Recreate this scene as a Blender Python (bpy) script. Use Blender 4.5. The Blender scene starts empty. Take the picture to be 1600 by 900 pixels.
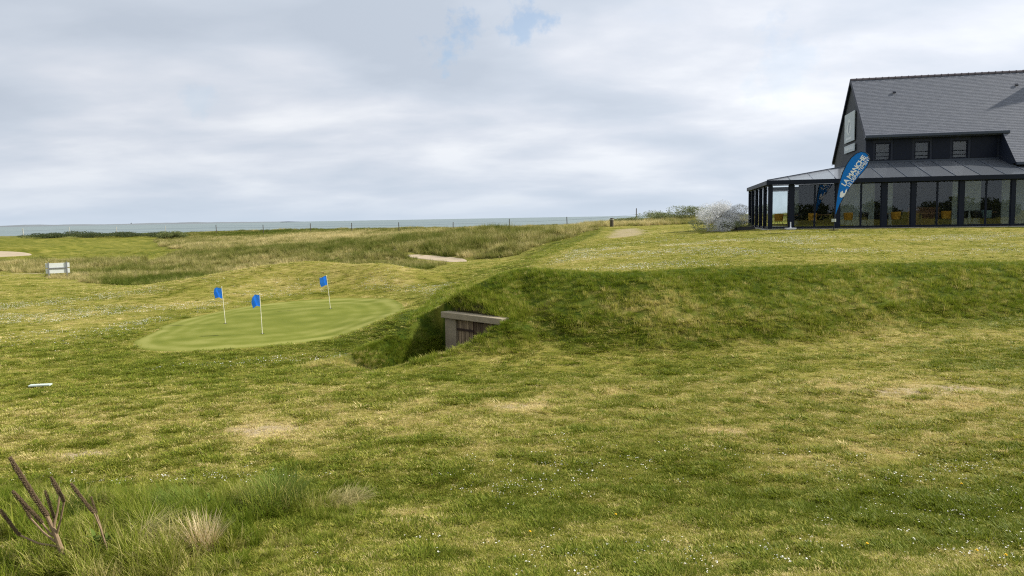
import bpy, bmesh, math, random
import numpy as np
from mathutils import Matrix, Vector
R = math.radians
random.seed(7); RNG = np.random.default_rng(11)
SC = bpy.context.scene
COL = SC.collection

# ------------------------------------------------------------------ camera
cam_d = bpy.data.cameras.new("camera"); cam = bpy.data.objects.new("camera", cam_d); COL.objects.link(cam)
FPX = 1200.0                                   # focal length for a 1600 px wide frame
cam_d.sensor_width = 36.0; cam_d.lens = 36.0 * FPX / 1600.0
cam_d.clip_start = 0.05; cam_d.clip_end = 120000
cam.matrix_world = (Matrix.Translation((0, 0, 3.0)) @ Matrix.Rotation(R(90) - math.atan(109.6 / FPX), 4, 'X')
                    @ Matrix.Rotation(R(-0.985), 4, 'Z'))
SC.camera = cam

# ------------------------------------------------------------------ sun, sky, exposure
SUN_AZ, SUN_EL = R(80), R(36)                  # azimuth clockwise from +Y
SUN = Vector((math.sin(SUN_AZ) * math.cos(SUN_EL), math.cos(SUN_AZ) * math.cos(SUN_EL), math.sin(SUN_EL)))
ld = bpy.data.lights.new("sun", 'SUN'); ld.energy = 4.9; ld.angle = R(1.2); ld.color = (1.0, 0.95, 0.87)
lo = bpy.data.objects.new("sun", ld); COL.objects.link(lo)
lo.rotation_euler = SUN.to_track_quat('Z', 'Y').to_euler(); lo.location = (60, 20, 60)

world = bpy.data.worlds.new("World"); SC.world = world; world.use_nodes = True
def nt_clear(nt):
    for n in list(nt.nodes): nt.nodes.remove(n)
class NB:
    """tiny node-graph builder"""
    def __init__(s, nt): s.nt = nt; nt_clear(nt)
    def n(s, typ, _in=None, **kw):
        nd = s.nt.nodes.new(typ)
        for k, v in kw.items(): setattr(nd, k, v)
        for k, v in (_in or {}).items():
            sk = nd.inputs[k]
            if isinstance(v, bpy.types.NodeSocket): s.nt.links.new(v, sk)
            elif isinstance(v, bpy.types.Node): s.nt.links.new(v.outputs[0], sk)
            else: sk.default_value = v
        return nd
    def math(s, op, a, b=None, c=None, clamp=False):
        d = {0: a}
        if b is not None: d[1] = b
        if c is not None: d[2] = c
        nd = s.n('ShaderNodeMath', d, operation=op); nd.use_clamp = clamp
        return nd.outputs[0]
    def mix(s, f, a, b, mode='MIX'):
        nd = s.n('ShaderNodeMix', data_type='RGBA', blend_type=mode)
        for k, v in ((0, f), (6, a), (7, b)):
            sk = nd.inputs[k]
            if isinstance(v, bpy.types.NodeSocket): s.nt.links.new(v, sk)
            elif isinstance(v, (int, float)): sk.default_value = v
            else: sk.default_value = tuple(v) + ((1,) if len(v) == 3 else ())
        return nd.outputs[2]
    def ramp(s, f, stops, interp='LINEAR'):
        nd = s.n('ShaderNodeValToRGB', {0: f}); cr = nd.color_ramp; cr.interpolation = interp
        while len(cr.elements) > 1: cr.elements.remove(cr.elements[0])
        cr.elements[0].position = stops[0][0]; cr.elements[0].color = col4(stops[0][1])
        for p_, c_ in stops[1:]:
            e = cr.elements.new(p_); e.color = col4(c_)
        return nd.outputs[0]
    def noise(s, vec, scale, detail=4, rough=.55, dist=0.0, out=0):
        d = {'Scale': scale, 'Detail': detail, 'Roughness': rough, 'Distortion': dist}
        if vec is not None: d['Vector'] = vec
        return s.n('ShaderNodeTexNoise', d).outputs[out]
def col4(c):
    if isinstance(c, (int, float)): return (c, c, c, 1)
    return tuple(c) + ((1,) if len(c) == 3 else ())

def build_world():
    b = NB(world.node_tree)
    tc = b.n('ShaderNodeTexCoord').outputs['Generated']
    nrm = b.n('ShaderNodeVectorMath', {0: tc}, operation='NORMALIZE').outputs[0]
    sep = b.n('ShaderNodeSeparateXYZ', {0: nrm})
    z = b.math('MAXIMUM', sep.outputs[2], 0.0)
    # flat cloud deck seen in perspective: project the view ray onto a curved ceiling
    k = b.math('DIVIDE', 1.0, b.math('ADD', z, 0.20))
    u = b.math('MULTIPLY', sep.outputs[0], k); v = b.math('MULTIPLY', sep.outputs[1], k)
    deck = b.n('ShaderNodeCombineXYZ', {0: b.math('MULTIPLY', u, .78), 1: v, 2: 3.7}).outputs[0]
    n1 = b.noise(deck, 1.25, 7, .47, .3)
    deck2 = b.n('ShaderNodeVectorMath', {0: deck, 1: (4.2, 1.3, .5)}, operation='ADD').outputs[0]
    n2 = b.noise(deck2, 2.3, 6, .5, .15)
    n3 = b.noise(deck2, .75, 3, .5)
    shade = b.math('ADD', b.math('MULTIPLY', n1, .62), b.math('MULTIPLY', n2, .38))
    cl = b.ramp(shade, [(.36, (.440, .495, .580)), (.45, (.505, .557, .640)), (.53, (.595, .630, .700)), (.63, (.75, .77, .81))])
    # brighter, whiter clouds on the sun's side
    dt = b.n('ShaderNodeVectorMath', {0: nrm, 1: tuple(SUN)}, operation='DOT_PRODUCT').outputs['Value']
    glow = b.math('POWER', b.math('MAXIMUM', b.math('MULTIPLY_ADD', dt, .5, .5), 0.0), 3.0)
    gain = b.math('MULTIPLY_ADD', glow, 0.42, 0.90)
    cl = b.mix(1.0, cl, b.n('ShaderNodeCombineXYZ', {0: gain, 1: b.math('MULTIPLY', gain, .995), 2: b.math('MULTIPLY', gain, .985)}).outputs[0], 'MULTIPLY')
    # pale blue-grey air towards the horizon
    hz = b.math('POWER', b.math('SUBTRACT', 1.0, z), 16.0)
    cl = b.mix(b.math('MULTIPLY', hz, .8), cl, (.475, .550, .645))
    # gaps: blue shows where the deck is thin
    sky = b.n('ShaderNodeTexSky', sky_type='NISHITA', sun_disc=False, sun_elevation=SUN_EL, sun_rotation=SUN_AZ,
              air_density=1.0, dust_density=1.2, ozone_density=1.6)
    thin = b.math('ADD', b.math('MULTIPLY', n3, .5), b.math('MULTIPLY', n2, .5))
    gap = b.n('ShaderNodeMapRange', {0: thin, 1: .62, 2: .74, 3: 0.0, 4: .35}, interpolation_type='SMOOTHSTEP').outputs[0]
    for (gx, gy, gz, rad, amt) in GAPS:
        d = b.n('ShaderNodeVectorMath', {0: nrm, 1: (gx, gy, gz)}, operation='DISTANCE').outputs['Value']
        wob = b.math('MULTIPLY_ADD', b.math('SUBTRACT', b.noise(nrm, 22.0, 5, .62), .5), rad * 4.5, d)
        g = b.n('ShaderNodeMapRange', {0: wob, 1: rad, 2: rad * .1, 3: 0.0, 4: amt}, interpolation_type='SMOOTHSTEP').outputs[0]
        gap = b.math('MAXIMUM', gap, g)
    gap = b.math('MULTIPLY', gap, b.math('SUBTRACT', 1.0, hz))
    bg1 = b.n('ShaderNodeBackground', {0: cl, 1: 1.0}); bg2 = b.n('ShaderNodeBackground', {0: sky, 1: 0.13})
    ms = b.n('ShaderNodeMixShader', {0: gap, 1: bg1.outputs[0], 2: bg2.outputs[0]})
    out = b.n('ShaderNodeOutputWorld', {0: ms.outputs[0]})
GAPS = [(-.0745, .9762, .2035, .046, .62), (.0121, .9685, .2487, .034, .6), (-.3652, .9203, .1401, .022, .22), (.3365, .9253, .1749, .05, .20)]
build_world()

SC.render.engine = 'CYCLES'
SC.view_settings.view_transform = 'Standard'; SC.view_settings.look = 'None'
SC.view_settings.exposure = 0.35; SC.view_settings.gamma = 1.0; SC.view_settings.use_curve_mapping = False
SC.cycles.use_denoising = False
SC.cycles.filter_width = 1.15
SC.cycles.max_bounces = 6; SC.cycles.diffuse_bounces = 2; SC.cycles.glossy_bounces = 3
SC.cycles.transmission_bounces = 4; SC.cycles.transparent_max_bounces = 12
SC.cycles.caustics_reflective = False; SC.cycles.caustics_refractive = False

# ------------------------------------------------------------------ helpers
def srgb(r, g, b_):
    f = lambda c: (c / 255 / 12.92) if c / 255 <= .04045 else ((c / 255 + .055) / 1.055) ** 2.4
    return (f(r), f(g), f(b_))
def tag(o, label=None, cat=None, group=None, kind=None):
    if label: o['label'] = label
    if cat: o['category'] = cat
    if group: o['group'] = group
    if kind: o['kind'] = kind
    return o
def empty(name, loc=(0, 0, 0), rz=0.0):
    o = bpy.data.objects.new(name, None); COL.objects.link(o); o.location = loc; o.rotation_euler = (0, 0, rz)
    o.empty_display_size = .2
    return o
class MB:
    """collects vertices and faces; build() links them as one mesh object"""
    def __init__(s): s.v = []; s.f = []
    def add(s, vs, fs):
        k = len(s.v); s.v += [tuple(p) for p in vs]; s.f += [tuple(i + k for i in f) for f in fs]; return s
    def box(s, x0, x1, y0, y1, z0, z1, c=0.0):
        if c <= 0:
            return s.add([(x0,y0,z0),(x1,y0,z0),(x1,y1,z0),(x0,y1,z0),(x0,y0,z1),(x1,y0,z1),(x1,y1,z1),(x0,y1,z1)],
                         [(0,3,2,1),(4,5,6,7),(0,1,5,4),(1,2,6,5),(2,3,7,6),(3,0,4,7)])
        # chamfered upright box
        r = [(x0+c,y0),(x1-c,y0),(x1,y0+c),(x1,y1-c),(x1-c,y1),(x0+c,y1),(x0,y1-c),(x0,y0+c)]
        return s.add([(x,y,z0) for x,y in r]+[(x,y,z1) for x,y in r],
                     [tuple(range(7,-1,-1)), tuple(range(8,16))]+[(i,(i+1)%8,8+(i+1)%8,8+i) for i in range(8)])
    def prism(s, pts, d):
        """closed polygon pts (3-D, planar) extruded by vector d"""
        n = len(pts); d = Vector(d)
        return s.add([tuple(p) for p in pts]+[tuple(Vector(p)+d) for p in pts],
                     [tuple(range(n-1,-1,-1)), tuple(range(n,2*n))]+[(i,(i+1)%n,n+(i+1)%n,n+i) for i in range(n)])
    def bar(s, a, b, w, h=None, up=(0,0,1)):
        h = h or w; a = Vector(a); b = Vector(b); d = (b-a).normalized(); up = Vector(up)
        if abs(d.dot(up)) > .98: up = Vector((0,1,0))
        x = d.cross(up).normalized()*w/2; y = x.cross(d).normalized()*h/2
        q = [-x-y, x-y, x+y, -x+y]
        return s.add([a+p for p in q]+[b+p for p in q], [(3,2,1,0),(4,5,6,7)]+[(i,(i+1)%4,4+(i+1)%4,4+i) for i in range(4)])
    def tube(s, pts, rad, n=8, cap=True):
        pts = [Vector(p) for p in pts]; rad = rad if isinstance(rad, (list, tuple)) else [rad]*len(pts)
        k0 = len(s.v); prev = None
        for i, p in enumerate(pts):
            d = (pts[min(i+1,len(pts)-1)]-pts[max(i-1,0)]).normalized()
            if prev is None:
                a = d.cross(Vector((0,0,1)) if abs(d.z) < .95 else Vector((0,1,0))).normalized()
            else: a = (prev - d*prev.dot(d)).normalized()
            prev = a; b_ = d.cross(a)
            for j in range(n):
                t = 2*math.pi*j/n; s.v.append(tuple(p+(a*math.cos(t)+b_*math.sin(t))*rad[i]))
        for i in range(len(pts)-1):
            for j in range(n):
                s.f.append((k0+i*n+j, k0+i*n+(j+1)%n, k0+(i+1)*n+(j+1)%n, k0+(i+1)*n+j))
        if cap:
            s.f.append(tuple(k0+j for j in range(n-1,-1,-1))); e = k0+(len(pts)-1)*n
            s.f.append(tuple(e+j for j in range(n)))
        return s
    def lathe(s, prof, n=16, c=(0,0,0)):
        k0 = len(s.v)
        for r_, z_ in prof:
            for j in range(n):
                t = 2*math.pi*j/n; s.v.append((c[0]+r_*math.cos(t), c[1]+r_*math.sin(t), c[2]+z_))
        for i in range(len(prof)-1):
            for j in range(n): s.f.append((k0+i*n+j, k0+i*n+(j+1)%n, k0+(i+1)*n+(j+1)%n, k0+(i+1)*n+j))
        s.f.append(tuple(k0+j for j in range(n-1,-1,-1))); e = k0+(len(prof)-1)*n; s.f.append(tuple(e+j for j in range(n)))
        return s
    def mesh(s, name, mat=None, smooth=False):
        me = bpy.data.meshes.new(name); me.from_pydata(s.v, [], s.f); me.update()
        if mat: me.materials.append(mat)
        if smooth:
            me.polygons.foreach_set('use_smooth', [True]*len(me.polygons))
        return me
    def build(s, name, mat, parent=None, smooth=False, bevel=0.0):
        o = bpy.data.objects.new(name, s.mesh(name, mat, smooth)); COL.objects.link(o)
        if parent: o.parent = parent
        if bevel:
            m = o.modifiers.new('bevel', 'BEVEL'); m.width = bevel; m.segments = 2; m.limit_method = 'ANGLE'
        return o
def link_copy(o, parent=None):
    c = o.copy(); COL.objects.link(c); c.parent = parent; return c
def copy_tree(o, parent=None):
    c = link_copy(o, parent)
    for ch in list(o.children): copy_tree(ch, c)
    return c

# ------------------------------------------------------------------ materials
def mat(name, colr, rough=.7, metal=0.0, nscale=None, namt=.15, bump=0.0, bscale=None, spec=.4, coord='Object'):
    m = bpy.data.materials.new(name); m.use_nodes = True; b = NB(m.node_tree)
    pr = b.n('ShaderNodeBsdfPrincipled', {'Roughness': rough, 'Metallic': metal, 'Specular IOR Level': spec})
    tc = b.n('ShaderNodeTexCoord').outputs[coord]
    if nscale:
        f = b.noise(tc, nscale, 5, .6)
        c = b.mix(f, [v*(1-namt*2) for v in colr], [min(1, v*(1+namt*2)) for v in colr])
        b.nt.links.new(c, pr.inputs['Base Color'])
        b.nt.links.new(b.math('MULTIPLY_ADD', f, .3, rough-.15), pr.inputs['Roughness'])
    else: pr.inputs['Base Color'].default_value = col4(colr)
    if bump:
        bn = b.n('ShaderNodeBump', {'Strength': bump, 'Distance': .02, 'Height': b.noise(tc, bscale or (nscale or 10)*3, 5, .6)})
        b.nt.links.new(bn.outputs[0], pr.inputs['Normal'])
    b.n('ShaderNodeOutputMaterial', {0: pr.outputs[0]})
    return m
def mat_glass(name, tint=(.93, .955, .945), ior=1.52):
    m = bpy.data.materials.new(name); m.use_nodes = True; b = NB(m.node_tree)
    fr = b.n('ShaderNodeFresnel', {'IOR': ior})
    geo = b.n('ShaderNodeTexCoord').outputs['Object']
    bn = b.n('ShaderNodeBump', {'Strength': .03, 'Distance': .02, 'Height': b.noise(geo, 1.3, 2, .5)})
    gl = b.n('ShaderNodeBsdfGlossy', {'Color': (1, 1, 1, 1), 'Roughness': .015, 'Normal': bn.outputs[0]})
    tr = b.n('ShaderNodeBsdfTransparent', {'Color': col4(tint)})
    f2 = b.math('MULTIPLY', fr.outputs[0], .8, clamp=True)
    b.n('ShaderNodeOutputMaterial', {0: b.n('ShaderNodeMixShader', {0: f2, 1: tr.outputs[0], 2: gl.outputs[0]}).outputs[0]})
    return m
def mat_blade(name, lush, mid, straw, rough=.55, trans=.35):
    """grass blade: colour from the tuft's own dryness, a little light passes through"""
    m = bpy.data.materials.new(name); m.use_nodes = True; b = NB(m.node_tree)
    at = b.n('ShaderNodeAttribute', attribute_name='dry', attribute_type='INSTANCER').outputs['Fac']
    rn = b.n('ShaderNodeObjectInfo').outputs['Random']
    geo = b.n('ShaderNodeNewGeometry').outputs['Random Per Island']
    f = b.math('ADD', at, b.math('MULTIPLY', b.math('SUBTRACT', geo, .5), .55))
    f = b.math('ADD', f, b.math('MULTIPLY', b.math('SUBTRACT', rn, .5), .12))
    c = b.ramp(f, [(.05, lush), (.48, mid), (.95, straw)])
    df = b.n('ShaderNodeBsdfPrincipled', {'Base Color': c, 'Roughness': rough, 'Specular IOR Level': .10})
    tl = b.n('ShaderNodeBsdfTranslucent', {'Color': c})
    b.n('ShaderNodeOutputMaterial', {0: b.n('ShaderNodeMixShader', {0: trans, 1: df.outputs[0], 2: tl.outputs[0]}).outputs[0]})
    return m
BASE_PTS=np.array([(0.00,-30.00,1.40),(-30.00,-30.00,1.40),(30.00,-30.00,1.40),(0.00,-8.00,1.40),(0.00,0.00,1.35),(-12.00,0.00,1.30),(12.00,0.00,1.35),(-6.00,1.00,1.30),(6.00,1.00,1.30),(0.00,4.60,0.35),(-5.00,4.60,0.35),(5.00,4.60,0.35),(-12.00,4.60,0.35),(12.00,4.60,0.35),(0.00,7.00,0.00),(-4.00,7.00,0.02),(4.00,7.00,0.00),(-9.00,7.00,0.02),(9.00,7.00,0.02),(0.00,10.00,0.00),(-7.00,10.00,0.00),(7.00,10.00,0.02),(13.00,10.00,0.10),(-13.00,10.00,0.00),(0.00,13.00,0.00),(-5.00,13.00,0.00),(5.00,13.00,0.02),(10.00,13.00,0.10),(16.00,14.00,0.25),(3.00,15.50,0.02),(8.00,16.50,0.15),(13.00,19.00,0.30),(20.00,21.00,0.35),(30.00,25.00,0.40),(-9.00,13.00,0.00),(-16.00,14.00,0.00),(-25.00,14.00,0.00),(-25.00,22.00,0.00),(-18.00,22.00,0.00),(-14.00,18.00,0.00),(-0.30,15.60,0.05),(-2.00,14.20,0.00),(-8.96,17.67,0.00),(-5.91,18.41,0.02),(-4.00,19.73,0.10),(-3.40,24.52,0.20),(-5.75,28.59,0.20),(-8.38,28.58,0.15),(-10.11,25.61,0.08),(-10.33,21.54,0.03),(-8.48,22.48,0.05),(-6.63,20.14,0.05),(-5.93,24.96,0.15),(-8.97,34.81,1.20),(-11.34,34.03,1.00),(-13.68,32.78,0.60),(-16.08,32.60,0.30),(-5.36,32.26,1.20),(-2.56,30.79,0.80),(-1.49,29.85,0.55),(-9.20,31.45,0.55),(-6.05,30.20,0.60),(-3.59,28.60,0.45),(-11.44,29.06,0.25),(-12.51,27.12,0.10),(-28.06,42.01,0.00),(-21.61,36.93,0.00),(-20.81,31.06,0.00),(-15.34,26.11,0.00),(-12.99,19.26,0.00),(-2.34,25.33,0.45),(-2.24,22.20,0.45),(-1.79,19.30,0.65),(-2.52,18.60,0.40),(-2.95,17.40,0.14),(-3.60,16.30,-0.02),(-4.01,15.20,-0.02),(-10.00,42.00,-0.20),(-4.00,40.00,-0.10),(-16.00,40.00,-0.20),(2.00,42.00,0.00),(-25.00,45.00,-0.20),(-25.00,60.00,-0.20),(-10.00,52.00,-0.20),(-40.00,70.00,-0.20),(-60.00,60.00,-0.10),(-60.00,40.00,0.00),(-4.00,34.00,0.40),(0.00,34.00,0.30),(-1.00,29.00,0.40),(0.00,25.00,0.40),(5.00,60.00,0.60),(8.00,50.00,0.50),(12.00,40.00,0.60),(20.00,60.00,1.50),(30.00,60.00,2.00),(40.00,40.00,2.00),(15.00,30.00,0.60),(60.00,30.00,1.50),(60.00,60.00,2.00),(-49.90,75.00,0.15),(-45.24,74.00,0.12),(-49.66,92.00,0.45),(-64.47,105.00,1.10),(-82.90,125.00,1.77),(-72.53,125.00,1.54),(-60.66,122.00,1.51),(-48.87,118.00,1.53),(-38.07,115.00,1.45),(-27.77,112.00,1.47),(-17.81,108.00,1.47),(-38.82,85.00,0.52),(-31.10,68.00,0.17),(-28.20,85.00,0.69),(-20.61,62.00,0.39),(-18.56,80.00,0.69),(-13.49,58.00,0.27),(-7.69,58.00,0.26),(-4.47,54.00,-0.05),(-0.88,55.00,0.16),(-6.50,72.00,1.47),(-2.83,70.00,1.57),(0.08,70.00,1.52),(3.08,72.00,1.48),(-5.19,63.00,0.71),(-0.98,62.00,0.67),(0.87,50.00,0.51),(-2.09,42.00,0.26),(-1.10,45.00,0.34),(4.40,65.00,1.44),(7.87,72.00,1.70),(1.95,57.00,0.86),(6.10,90.00,1.66),(9.62,88.00,1.77),(17.56,84.00,2.52),(-100.00,120.00,1.50),(-160.00,130.00,1.50),(-300.00,130.00,1.50),(60.00,95.00,2.40),(120.00,100.00,2.40),(300.00,110.00,2.40),(-120.00,60.00,0.00),(-300.00,60.00,0.00),(120.00,50.00,2.00),(300.00,50.00,2.00),(-60.00,10.00,0.20),(60.00,0.00,1.00),(-150.00,0.00,0.50),(150.00,0.00,1.50),(-300.00,-60.00,1.00),(300.00,-60.00,1.50),(0.00,-100.00,1.50),(0.00,-300.00,2.00),(-300.00,-300.00,2.00),(300.00,-300.00,2.00)])
PLAT_PTS=np.array([(-1.82,19.60,0.78),(-1.41,19.80,1.05),(-0.92,20.00,1.36),(-0.17,21.04,1.54),(0.87,20.67,1.60),(2.16,19.84,1.55),(3.28,19.61,1.58),(5.04,20.10,1.60),(6.91,20.66,1.60),(9.81,21.33,1.58),(12.91,22.07,1.52),(15.12,22.62,1.47),(24.00,24.00,1.45),(40.00,28.00,1.50),(90.00,40.00,1.90),(90.00,100.00,2.40),(20.00,98.00,2.30),(10.50,82.00,2.10),(8.31,66.00,2.01),(5.95,52.43,1.70),(3.29,39.04,1.50),(1.27,29.89,1.35),(0.60,22.20,1.42),(-0.67,20.45,1.33),(-1.16,20.25,1.02),(-1.57,20.05,0.75),(14.80,44.00,2.10),(27.50,41.30,2.08),(17.00,56.00,2.13),(30.00,53.00,2.12),(20.00,44.00,2.10),(22.00,42.00,2.09),(6.00,30.00,1.72),(14.00,33.00,1.80),(24.00,34.00,1.80),(10.00,45.00,1.90),(11.00,60.00,1.95)])
PLAT_POLY=np.array([(-1.82,19.60),(-1.41,19.80),(-0.92,20.00),(-0.17,21.04),(0.87,20.67),(2.16,19.84),(3.28,19.61),(5.04,20.10),(6.91,20.66),(9.81,21.33),(12.91,22.07),(15.12,22.62),(24.00,24.00),(40.00,28.00),(90.00,40.00),(90.00,100.00),(20.00,98.00),(10.50,82.00),(8.31,66.00),(5.95,52.43),(3.29,39.04),(1.27,29.89),(0.60,22.20),(-0.67,20.45),(-1.16,20.25),(-1.57,20.05)])

# ------------------------------------------------------------------ terrain
def rbf_solve(p):
    X = p[:, :2]; n = len(X); d = np.linalg.norm(X[:, None]-X[None], axis=2); K = -np.sqrt(d*d+2.25)
    A = np.zeros((n+3, n+3)); A[:n, :n] = K + .04*np.eye(n); A[:n, n] = 1; A[:n, n+1:] = X; A[n, :n] = 1; A[n+1:, :n] = X.T
    return np.linalg.solve(A, np.concatenate([p[:, 2], [0, 0, 0]]))
_wb = rbf_solve(BASE_PTS); _wp = rbf_solve(PLAT_PTS)
def rbf_eval(p, w, x, y):
    out = np.empty(x.shape); xf, yf, of = x.ravel(), y.ravel(), out.ravel()
    for i in range(0, xf.size, 40000):
        a, c = xf[i:i+40000], yf[i:i+40000]
        d2 = (a[:, None]-p[None, :, 0])**2 + (c[:, None]-p[None, :, 1])**2
        of[i:i+40000] = -np.sqrt(d2+2.25)@w[:len(p)] + w[len(p)] + w[len(p)+1]*a + w[len(p)+2]*c
    return of.reshape(x.shape)
_H = RNG.random((512, 512))
def vnoise(x, y):
    xi = np.floor(x).astype(int); yi = np.floor(y).astype(int); fx = x-xi; fy = y-yi
    fx = fx*fx*(3-2*fx); fy = fy*fy*(3-2*fy); g = lambda a, c: _H[a % 512, c % 512]
    return (g(xi, yi)*(1-fx)+g(xi+1, yi)*fx)*(1-fy) + (g(xi, yi+1)*(1-fx)+g(xi+1, yi+1)*fx)*fy
def fbm(x, y, o=4):
    s = 0; a = .5; t = 0
    for i in range(o):
        s = s + a*vnoise(x*2**i+17.3*i, y*2**i-9.1*i); t += a; a *= .55
    return s/t
def sstep(a, b_, x):
    t = np.clip((x-a)/(b_-a), 0, 1); return t*t*(3-2*t)
def inpoly(poly, x, y):
    c = np.zeros(x.shape, bool); n = len(poly)
    for i in range(n):
        x0, y0 = poly[i]; x1, y1 = poly[(i+1) % n]
        if y0 == y1: continue
        m = ((y0 > y) != (y1 > y)) & (x < (x1-x0)*(y-y0)/(y1-y0)+x0); c ^= m
    return c
def pdist(poly, x, y, closed=True):
    d = np.full(x.shape, 1e9); n = len(poly)
    for i in range(n if closed else n-1):
        x0, y0 = poly[i]; x1, y1 = poly[(i+1) % n]; dx, dy = x1-x0, y1-y0
        t = np.clip(((x-x0)*dx+(y-y0)*dy)/(dx*dx+dy*dy), 0, 1)
        d = np.minimum(d, np.hypot(x-x0-t*dx, y-y0-t*dy))
    return d
def sdist(poly, x, y):          # negative inside
    d = pdist(poly, x, y); return np.where(inpoly(poly, x, y), -d, d)
def smooth_poly(p, it=2):
    p = np.array(p, float)
    for _ in range(it):
        q = np.roll(p, -1, 0); p = np.stack([p*.75+q*.25, p*.25+q*.75], 1).reshape(-1, 2)
    return p
# features in plan
DOOR_L = np.array([-1.62, 19.2]); DOOR_R = np.array([-.08, 17.6])          # ends of the concrete lintel
DOOR_C = (DOOR_L+DOOR_R)/2; DOOR_A = (DOOR_R-DOOR_L)/np.linalg.norm(DOOR_R-DOOR_L)
DOOR_N = np.array([DOOR_A[1], -DOOR_A[0]]);
if DOOR_N[0] > 0: DOOR_N = -DOOR_N
DOOR_W = np.linalg.norm(DOOR_R-DOOR_L)
TRENCH_FLOOR = -1.15
GREEN = smooth_poly([(-9.9, 21.0), (-9.9, 19.7), (-9.3, 18.4), (-8.3, 17.7), (-7.0, 17.75), (-5.4, 18.4), (-4.1, 19.6), (-3.3, 21.8), (-3.2, 24.0), (-4.0, 26.6), (-5.7, 28.5), (-7.6, 28.5), (-9.1, 27.2), (-10.0, 24.7), (-10.4, 22.5)])
BUNKER_A = smooth_poly([(-60, 75.0), (-53, 73.2), (-49.4, 73.6), (-46.8, 75.6), (-48.2, 78.8), (-53, 80.4), (-60, 80.8)])
BUNKER_B = smooth_poly([(-8.7, 58.9), (-7.6, 57.4), (-5.6, 55.8), (-3.9, 54.3), (-3.0, 54.6), (-3.4, 56.4), (-5.4, 58.0), (-7.4, 59.4)])
ROUGH = [smooth_poly(p, 1) for p in (
    [(-25, 43), (-18, 38), (-12, 38.5), (-6, 41), (-4, 47), (-5, 53), (-10, 60), (-12, 108), (-52, 116), (-42, 90), (-31, 75), (-29, 62), (-27, 50)],
    [(-9.5, 60), (-7.4, 59.4), (-4.9, 57.8), (-3.3, 56.6), (-2.4, 55), (1.0, 54), (4.5, 61), (7.5, 66), (8, 74), (11, 82), (10, 100), (-16, 110), (-12, 72)],
    [(-70, 62), (-44, 61), (-32, 53), (-26, 44), (-23, 45), (-27, 58), (-32, 66), (-46, 69), (-70, 71)])]
PATH_BARE = smooth_poly([(5.6, 46.5), (6.8, 45.6), (8.0, 48), (9.9, 56), (10.4, 62), (9.0, 63), (7.5, 57), (6.4, 51)])
COAST_X = np.array([-400, -100, -52, -30, -13, 0, 5, 12, 30, 60, 400]); COAST_Y = np.array([132, 127, 122, 118, 110, 100, 96, 92, 92, 100, 120])
def base_masks(x, y):
    r = np.zeros(x.shape)
    for p in ROUGH:
        r = np.maximum(r, sstep(.9, -.9, sdist(p, x, y) + 2.0*(fbm(x/2.2, y/2.2, 3)-.5)))
    yc = np.interp(x, COAST_X, COAST_Y)
    r = np.maximum(r, sstep(-16, -9, y-yc+6*(fbm(x/7, y/7, 2)-.5)))
    r = np.maximum(r, np.where((x > 9) & (y > 68), sstep(68, 72, y), 0))
    return r
def slope_w(x, y):
    nose = np.exp(-((x+1.2)**2+(y-19.6)**2)/2.6); tip = np.exp(-((x+2.6)**2+(y-19.4)**2)/1.6)
    left = sstep(1.5, -.5, x-(y-24)*.16)*sstep(21, 26, y)
    return np.maximum(.5, 3.5 - 1.7*nose - 1.3*tip + 2.2*left)*(1+.22*(fbm(x/2.4+5, y/2.4, 3)-.5)*2)
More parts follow.
